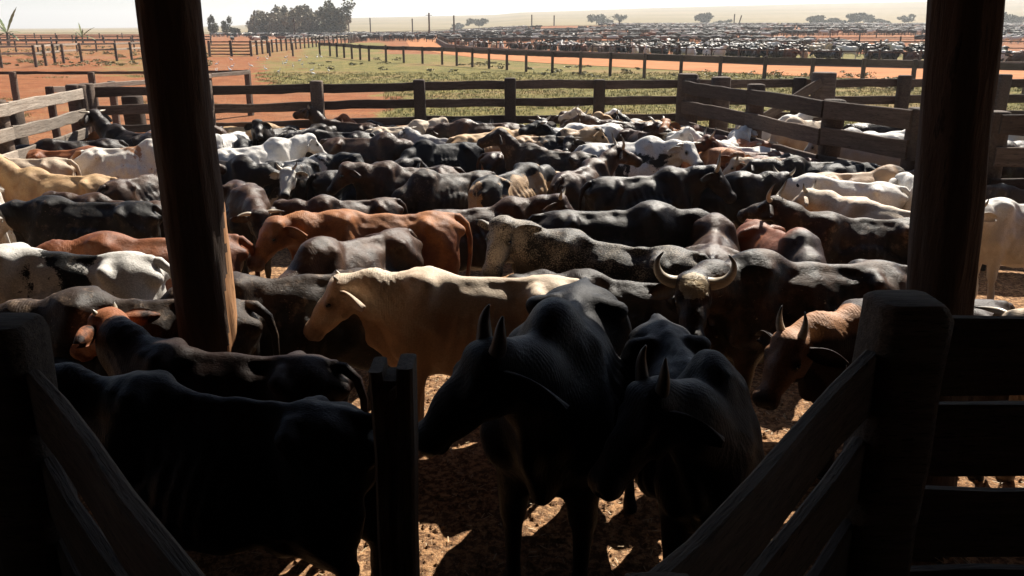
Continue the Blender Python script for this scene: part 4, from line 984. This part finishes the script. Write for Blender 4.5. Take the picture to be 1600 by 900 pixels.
# everything farther back, one mass of small low-detail cattle
def mass():
    V = []; Fc = []; cl = []
    body = [(-.85, .22, .55, 1.25), (-.4, .3, .5, 1.3), (.1, .3, .5, 1.3), (.5, .25, .55, 1.4), (.85, .13, .8, 1.3), (1.05, .11, .95, 1.32), (1.3, .07, .8, 1.0)]
    pal = [(.012, .011, .011)] * 9 + [(.035, .022, .016)] * 4 + [(.6, .56, .5)] * 2 + [(.2, .07, .03)] * 1 + [(.35, .3, .25)]
    for (x, y, h) in kept[NI:]:
        z0 = gz(x, y); ca, sa = math.cos(h), math.sin(h); o = len(V); c0 = random.choice(pal)
        def tr(a, b, z): return (x + a * ca - b * sa, y + a * sa + b * ca, z0 + z)
        for (a, wd, lo_, hi_) in body: V += [tr(a, -wd, (lo_ + hi_) / 2), tr(a, 0, lo_), tr(a, wd, (lo_ + hi_) / 2), tr(a, wd * .5, hi_ - .03), tr(a, 0, hi_), tr(a, -wd * .5, hi_ - .03)]
        for i in range(len(body) - 1):
            for j in range(6): Fc.append((o + i * 6 + j, o + i * 6 + (j + 1) % 6, o + (i + 1) * 6 + (j + 1) % 6, o + (i + 1) * 6 + j))
        Fc.append(tuple(o + j for j in range(6))); Fc.append(tuple(o + 36 + j for j in range(5, -1, -1)))
        for (a, b) in ((-.7, .16), (-.7, -.16), (.5, .15), (.5, -.15)):
            k = len(V); V += [tr(a - .05, b - .04, .7), tr(a + .05, b - .04, .7), tr(a, b + .05, .7), tr(a - .04, b - .03, 0), tr(a + .04, b - .03, 0), tr(a, b + .04, 0)]
            Fc += [(k, k + 1, k + 4, k + 3), (k + 1, k + 2, k + 5, k + 4), (k + 2, k, k + 3, k + 5)]
        cl += [c0] * (len(V) - o)
    m = N('mixed_cattle_coats', .6, .3); m.fin(m.attr('tint').outputs['Color'])
    o = meshobj('distant_cattle', V, Fc, m.m); at = o.data.color_attributes.new('tint', 'FLOAT_COLOR', 'POINT')
    b = np.ones((len(V), 4), dtype=np.float32); b[:, :3] = A(cl); at.data.foreach_set('color', b.ravel())
    tag(o, 'mass of black, brown and white cattle filling the far feedlot pens', 'cattle', kind='stuff')
# cattle beyond the road on the left as well
for _ in range(900):
    y = random.uniform(185, 420); px = random.uniform(330, 700); x = (px - 800) / F * y * CP
    if noise.noise((x * .02, y * .02, 2)) > -.1: kept.append((x, y, random.uniform(0, 6.3)))
mass()
# pen rails and poles in the feedlot
lotrails = [((700, 1800), 100), ((715, 1500), 122), ((705, 1500), 150), ((640, 1500), 185), ((600, 1500), 235), ((600, 1500), 300)]
for i, ((a, b), y) in enumerate(lotrails):
    x0 = max((a - 800) / F * y, -8 if y < 160 else -60); x1 = min((b - 800) / F * y, 75 if y < 130 else 400)
    if y == 100: x0, x1 = 8, 75
    fence('far feedlot cross fence, number %s rank from the red road' % ['first', 'second', 'third', 'fourth', 'fifth', 'sixth'][i], [(x0 + (x1 - x0) * k / 4, y + k * 1.2 * (1 if i % 2 else -1)) for k in range(5)], 1.7, [.1, .8], .1, .06, .1, W_DARK, step=5 + y / 30, side=1)
# bare red strips and service road inside the feedlot
sheet('feedlot_lane', None, M_ROAD, .03, [(15, 185), (30, 150), (36, 142), (44, 140), (36, 152), (24, 185), (30, 215), (20, 218)])
sheet('feedlot_lane', None, M_ROAD, .03, [(75, 205), (120, 190), (170, 188), (170, 193), (120, 197), (80, 213)])
# utility poles
for i, (px, top, base) in enumerate(((670, 20, 62), (709, 24, 60), (866, 24, 52), (644, 29, 55), (544, 24, 48), (578, 28, 52), (459, 28, 60), (831, 23, 50), (1148, 22, 50), (1155, 24, 50), (968, 31, 56))):
    y = 1 / math.tan(max(.004, math.atan(407 / F) - math.atan((450 - base) / F))) * CAMH; y = min(y, 420) ; q = PD(px, top, y); x = q.x
    root = empty('utility_pole', (x, y, gz(x, y)), 0, 'thin wooden utility pole standing among the far pens', 'pole', 'utility poles among the far pens')
    post('pole', (x, y, gz(x, y)), (x + (1.2 if px == 1155 else 0), y, q.z), .13 + y * .0004, W_DARK, root, False, i, .02, 8)
    if i in (0, 4): board('crossarm', (x - .9, y, q.z - .6), (x + .9, y, q.z - .6), .14, .12, W_DARK, root)

# ------------------------------------------------------------------ vegetation
def crown(V, Fc, cx, cy, cz, rx, ry, rz, n, leaf, rs):
    ctr = [(cx + rs.gauss(0, .42) * rx, cy + rs.gauss(0, .42) * ry, cz + rs.gauss(0, .38) * rz, rs.uniform(.28, .55)) for _ in range(max(4, n // 130))]
    for _ in range(n):
        a, b, c_, k = rs.choice(ctr); d = Vector((rs.gauss(0, 1), rs.gauss(0, 1), rs.gauss(0, 1))).normalized() * (rs.random() ** .4)
        p = Vector((a + d.x * rx * k, b + d.y * ry * k, c_ + d.z * rz * k)); o = len(V); l = leaf * rs.uniform(.6, 1.4)
        t1 = Vector((rs.gauss(0, 1), rs.gauss(0, 1), rs.gauss(0, .6))).normalized() * l; t2 = t1.cross(Vector((rs.gauss(0, 1), rs.gauss(0, 1), rs.gauss(0, 1)))).normalized() * l * .7
        V += [p - t1, p + t2, p + t1, p - t2]; Fc.append((o, o + 1, o + 2, o + 3))
def tree(label, px, top, y, wpx, n=900, group='trees on the far plain', mat=None, base=None, trunk=.12):
    sc = y / F; q = PD(px, top, y); g = gz(q.x, y); h = max(2.5, q.z - g); rx = wpx * sc / 2; rs = random.Random(int(px * 7)); root = empty('tree', (q.x, y, g), 0, label, 'tree', group)
    V = []; Fc = []; crown(V, Fc, 0, 0, h * .5, rx, rx * .9, h * .58, n, max(.28, rx * .09), rs); meshobj('crown', V, Fc, mat or M_LEAF, root, smooth=False)
    V, Fc = tube([(0, 0, 0), (rx * .05, 0, h * .3), (-rx * .03, 0, h * .6), (0, 0, h * .85)], [h * .035, h * .028, h * .02, h * .008], 8)
    for _ in range(5):
        a = rs.uniform(0, 6.3); z0 = h * rs.uniform(.25, .5); v2, f2 = tube([(0, 0, z0), (math.cos(a) * rx * .35, math.sin(a) * rx * .35, z0 + h * .18), (math.cos(a) * rx * .7, math.sin(a) * rx * .7, z0 + h * .3)], [h * .018, h * .012, h * .004], 6)
        o = len(V); V += v2; Fc += [tuple(i + o for i in f) for f in f2]
    meshobj('trunk', V, Fc, M_TRUNK, root)
tree('leafy green tree at the right end of the dusty grove', 522, 3, 330, 46, 2600, None)
TL = ['small dark tree just right of the left pillar', 'round tree standing left of the grove', 'low bush by the herd right of the left pillar', 'bushy tree in the haze above the far feedlot, left of the tallest pole', 'tall open tree in the haze above the feedlot centre',
      'second open tree in the haze above the feedlot centre', 'narrow tree in the haze at the feedlot centre', 'bare-looking tree in the haze right of the feedlot centre', 'small tree in the haze below the ridge', 'wide dusty tree left of the hazy tree row',
      'middle tree of the hazy row below the ridge', 'tallest tree of the hazy row below the ridge', 'rightmost tree of the hazy row left of the right pillar', 'thin tree beside the right pillar in the haze', 'green tree far off right of the right pillar', 'second green tree far off at the right edge', 'faint low tree in the haze on the far left of the ridge', 'small faint tree in the haze beside the tall poles']
for lb, (px, top, y, wp) in zip(TL, ((331, 26, 300, 16), (352, 27, 320, 18), (368, 40, 300, 14), (748, 30, 620, 30), (932, 20, 620, 34), (948, 21, 640, 26), (968, 23, 610, 18), (1100, 20, 640, 40), (1128, 30, 620, 20), (1275, 26, 600, 38), (1305, 27, 620, 36), (1338, 21, 610, 42), (1362, 24, 640, 24), (1420, 24, 600, 26), (1565, 20, 560, 40), (1592, 26, 600, 40), (715, 36, 700, 24), (1375, 32, 660, 30))):
    tree(lb, px, top, y, wp, 1100)
def grove():
    V = []; Fc = []; rs = random.Random(5)
    for i in range(110):
        px = 396 + (532 - 396) * i / 109 + rs.uniform(-2, 2); y = 330 + rs.uniform(0, 50); e = min(1, (px - 390) / 22)
        top = float(np.interp(px, [390, 397, 406, 425, 450, 500, 532], [34, 24, 15, 11, 10, 9, 9])) + rs.uniform(-.8, 1.0); q = PD(px, top, y); h = q.z - gz(q.x, y)
        crown(V, Fc, q.x, y, h * .44, 3.6, 3.6, h * .46, 560, .5, rs)
        v2, f2 = tube([(q.x, y, 0), (q.x + .1, y, h * .8)], [.22, .08], 5); o = len(V); V += v2; Fc += [tuple(k + o for k in f) for f in f2]
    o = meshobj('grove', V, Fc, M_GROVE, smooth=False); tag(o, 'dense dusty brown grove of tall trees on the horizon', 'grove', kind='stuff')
grove()
def banana(label, px, base, sc, leaves):
    p = P(px, base, 0); root = empty('banana_plant', p, 0, label, 'plant', 'banana plants on the left'); rs = random.Random(int(px))
    V, Fc = tube([(0, 0, 0), (.03, 0, .5 * sc), (0, .02, 1.1 * sc)], [.14 * sc, .11 * sc, .07 * sc], 8); meshobj('stem', V, Fc, M_TRUNK, root)
    for (dx, up, L) in leaves:
        V = []; Fc = []; n = 10; dy = rs.uniform(-.4, .4)
        for i in range(n + 1):
            t = i / n; c_ = Vector((dx * t * L, dy * t * L, (1.0 * sc) + up * t * L - .55 * L * t * t * (1 - up * .6))); wd = .26 * sc * math.sin(math.pi * min(1, t * .9 + .08)) * (1 - .2 * (i % 2)) + .01
            V += [c_ + Vector((0, wd, -.05)), c_, c_ + Vector((.05, -wd, -.05)), c_ + Vector((wd * .35, 0, .03))]
        for i in range(n):
            a = i * 4; Fc += [(a, a + 1, a + 5, a + 4), (a + 1, a + 2, a + 6, a + 5)]
        meshobj('leaf', V, Fc, M_BANANA, root, smooth=False)
banana('tall banana plant at the far left edge beyond the fences', 14, 72, 2.2, [(-.5, .9, 4.2), (.35, 1.0, 5.6), (.75, .4, 3.2), (-.8, .5, 3.6), (.9, .0, 2.6), (-.2, 1, 4.0), (-.9, .1, 3)])
banana('spreading banana plant left of the left pillar', 130, 70, 1.5, [(-.1, 1, 3.4), (.8, .75, 3.6), (-.85, .45, 3.2), (.9, .2, 2.6), (-.9, .0, 2.8), (.3, .8, 2.6), (-.5, .8, 2.4)])
def grasses():
    V = []; Fc = []; rs = random.Random(9); cnt = 0
    for _ in range(120000):
        y = 19.8 + 42 * rs.random() ** 1.3; px = rs.uniform(-40, 1640); x = (px - 800) / F * y * CP
        g = grass_cover(x, y) + (noise.noise((x * .35, y * .35, 1)) * .45)
        if g < .5: continue
        if px > 620:   # not on the road
            q = proj(x, y, 0)[1]; e = 84 + max(0, (px - 690)) * .058
            if q < e: continue
        cnt += 1
        if cnt > 26000: break
        h = rs.uniform(.03, .09) * (1 + 1.5 * (rs.random() < .06)); 
        for k in range(4):
            a = rs.uniform(0, 6.3); o = len(V); dx, dy = math.cos(a), math.sin(a); bx, by = x + rs.uniform(-.1, .1), y + rs.uniform(-.1, .1); w_ = .006 + y * .0002
            V += [(bx - dy * w_, by + dx * w_, -.02), (bx + dy * w_, by - dx * w_, -.02), (bx + dx * h * .6, by + dy * h * .6, h)]; Fc.append((o, o + 1, o + 2))
    o = meshobj('grass', V, Fc, M_GRASS, smooth=False); tag(o, 'short green and dry grass growing beyond the pens', 'grass', kind='stuff')
grasses()
M_WEED = leaf_mat('roadside_weeds', (.14, .14, .05), (.36, .30, .15))
def weeds():
    V = []; Fc = []; rs = random.Random(11)
    for _ in range(190):
        px = rs.choice([rs.uniform(480, 1600), rs.uniform(0, 330), rs.uniform(0, 330)]); base = (98 if px < 690 else 98 + (px - 690) * .04) + rs.uniform(-4, 14) if px > 400 else rs.uniform(72, 106)
        p = P(px, base, 0); r = rs.uniform(.12, .4); crown(V, Fc, p.x, p.y, r * .4, r * 2.2, r, r * .6, 90, .06, rs)
    o = meshobj('weeds', V, Fc, M_WEED, smooth=False); tag(o, 'low tangled weeds along the far fence lines', 'weeds', kind='stuff')
weeds()
def egret_mesh():
    V = []; Fc = []
    for pts, rad in (([(-.22, 0, .28), (-.1, 0, .33), (.05, 0, .36), (.14, 0, .38)], [.02, .075, .08, .03]), ([(.12, 0, .38), (.17, 0, .46), (.15, 0, .55), (.2, 0, .6)], [.035, .022, .02, .026]), ([(.2, 0, .6), (.31, 0, .59)], [.014, .003]), ([(0, .03, .3), (.01, .03, 0)], [.008, .006]), ([(0, -.03, .3), (.01, -.03, 0)], [.008, .006])):
        v, f = tube(pts, rad, 7); o = len(V); V += v; Fc += [tuple(i + o for i in q) for q in f]
    me = bpy.data.meshes.new('egret'); me.from_pydata([tuple(v) for v in V], [], Fc); me.shade_smooth(); me.materials.append(M_BIRD); return me
em = egret_mesh()
for k in range(26):
    p = P(random.uniform(335, 520), random.uniform(92, 122), 0); o = bpy.data.objects.new('egret', em); COL.objects.link(o); o.location = p; o.rotation_euler = (0, 0, random.uniform(0, 6.3)); o.scale = (.8,) * 3
    tag(o, 'small white egret standing in the grass beyond the back fence', 'bird', 'egrets in the grass beyond the back fence')

# ------------------------------------------------------------------ dusty air
def haze():
    x, y0, y1, z0, z1 = 5500, -80, 6200, -6, 110
    V = [(-x, y0, z0), (x, y0, z0), (x, y1, z0), (-x, y1, z0), (-x, y0, z1), (x, y0, z1), (x, y1, z1), (-x, y1, z1)]
    Fc = [(3, 2, 1, 0), (4, 5, 6, 7), (0, 1, 5, 4), (1, 2, 6, 5), (2, 3, 7, 6), (3, 0, 4, 7)]
    m = bpy.data.materials.new('dusty_air'); m.use_nodes = True; t = m.node_tree; t.nodes.clear(); out = t.nodes.new('ShaderNodeOutputMaterial'); v = t.nodes.new('ShaderNodeVolumePrincipled')
    v.inputs['Color'].default_value = (.92, .93, .95, 1); v.inputs['Density'].default_value = HAZE; v.inputs['Anisotropy'].default_value = .3; t.links.new(v.outputs[0], out.inputs['Volume'])
    tag(meshobj('haze', V, Fc, m, smooth=False), 'pale dusty haze over the far plain', 'haze', kind='stuff')
HAZE = .0003
haze()
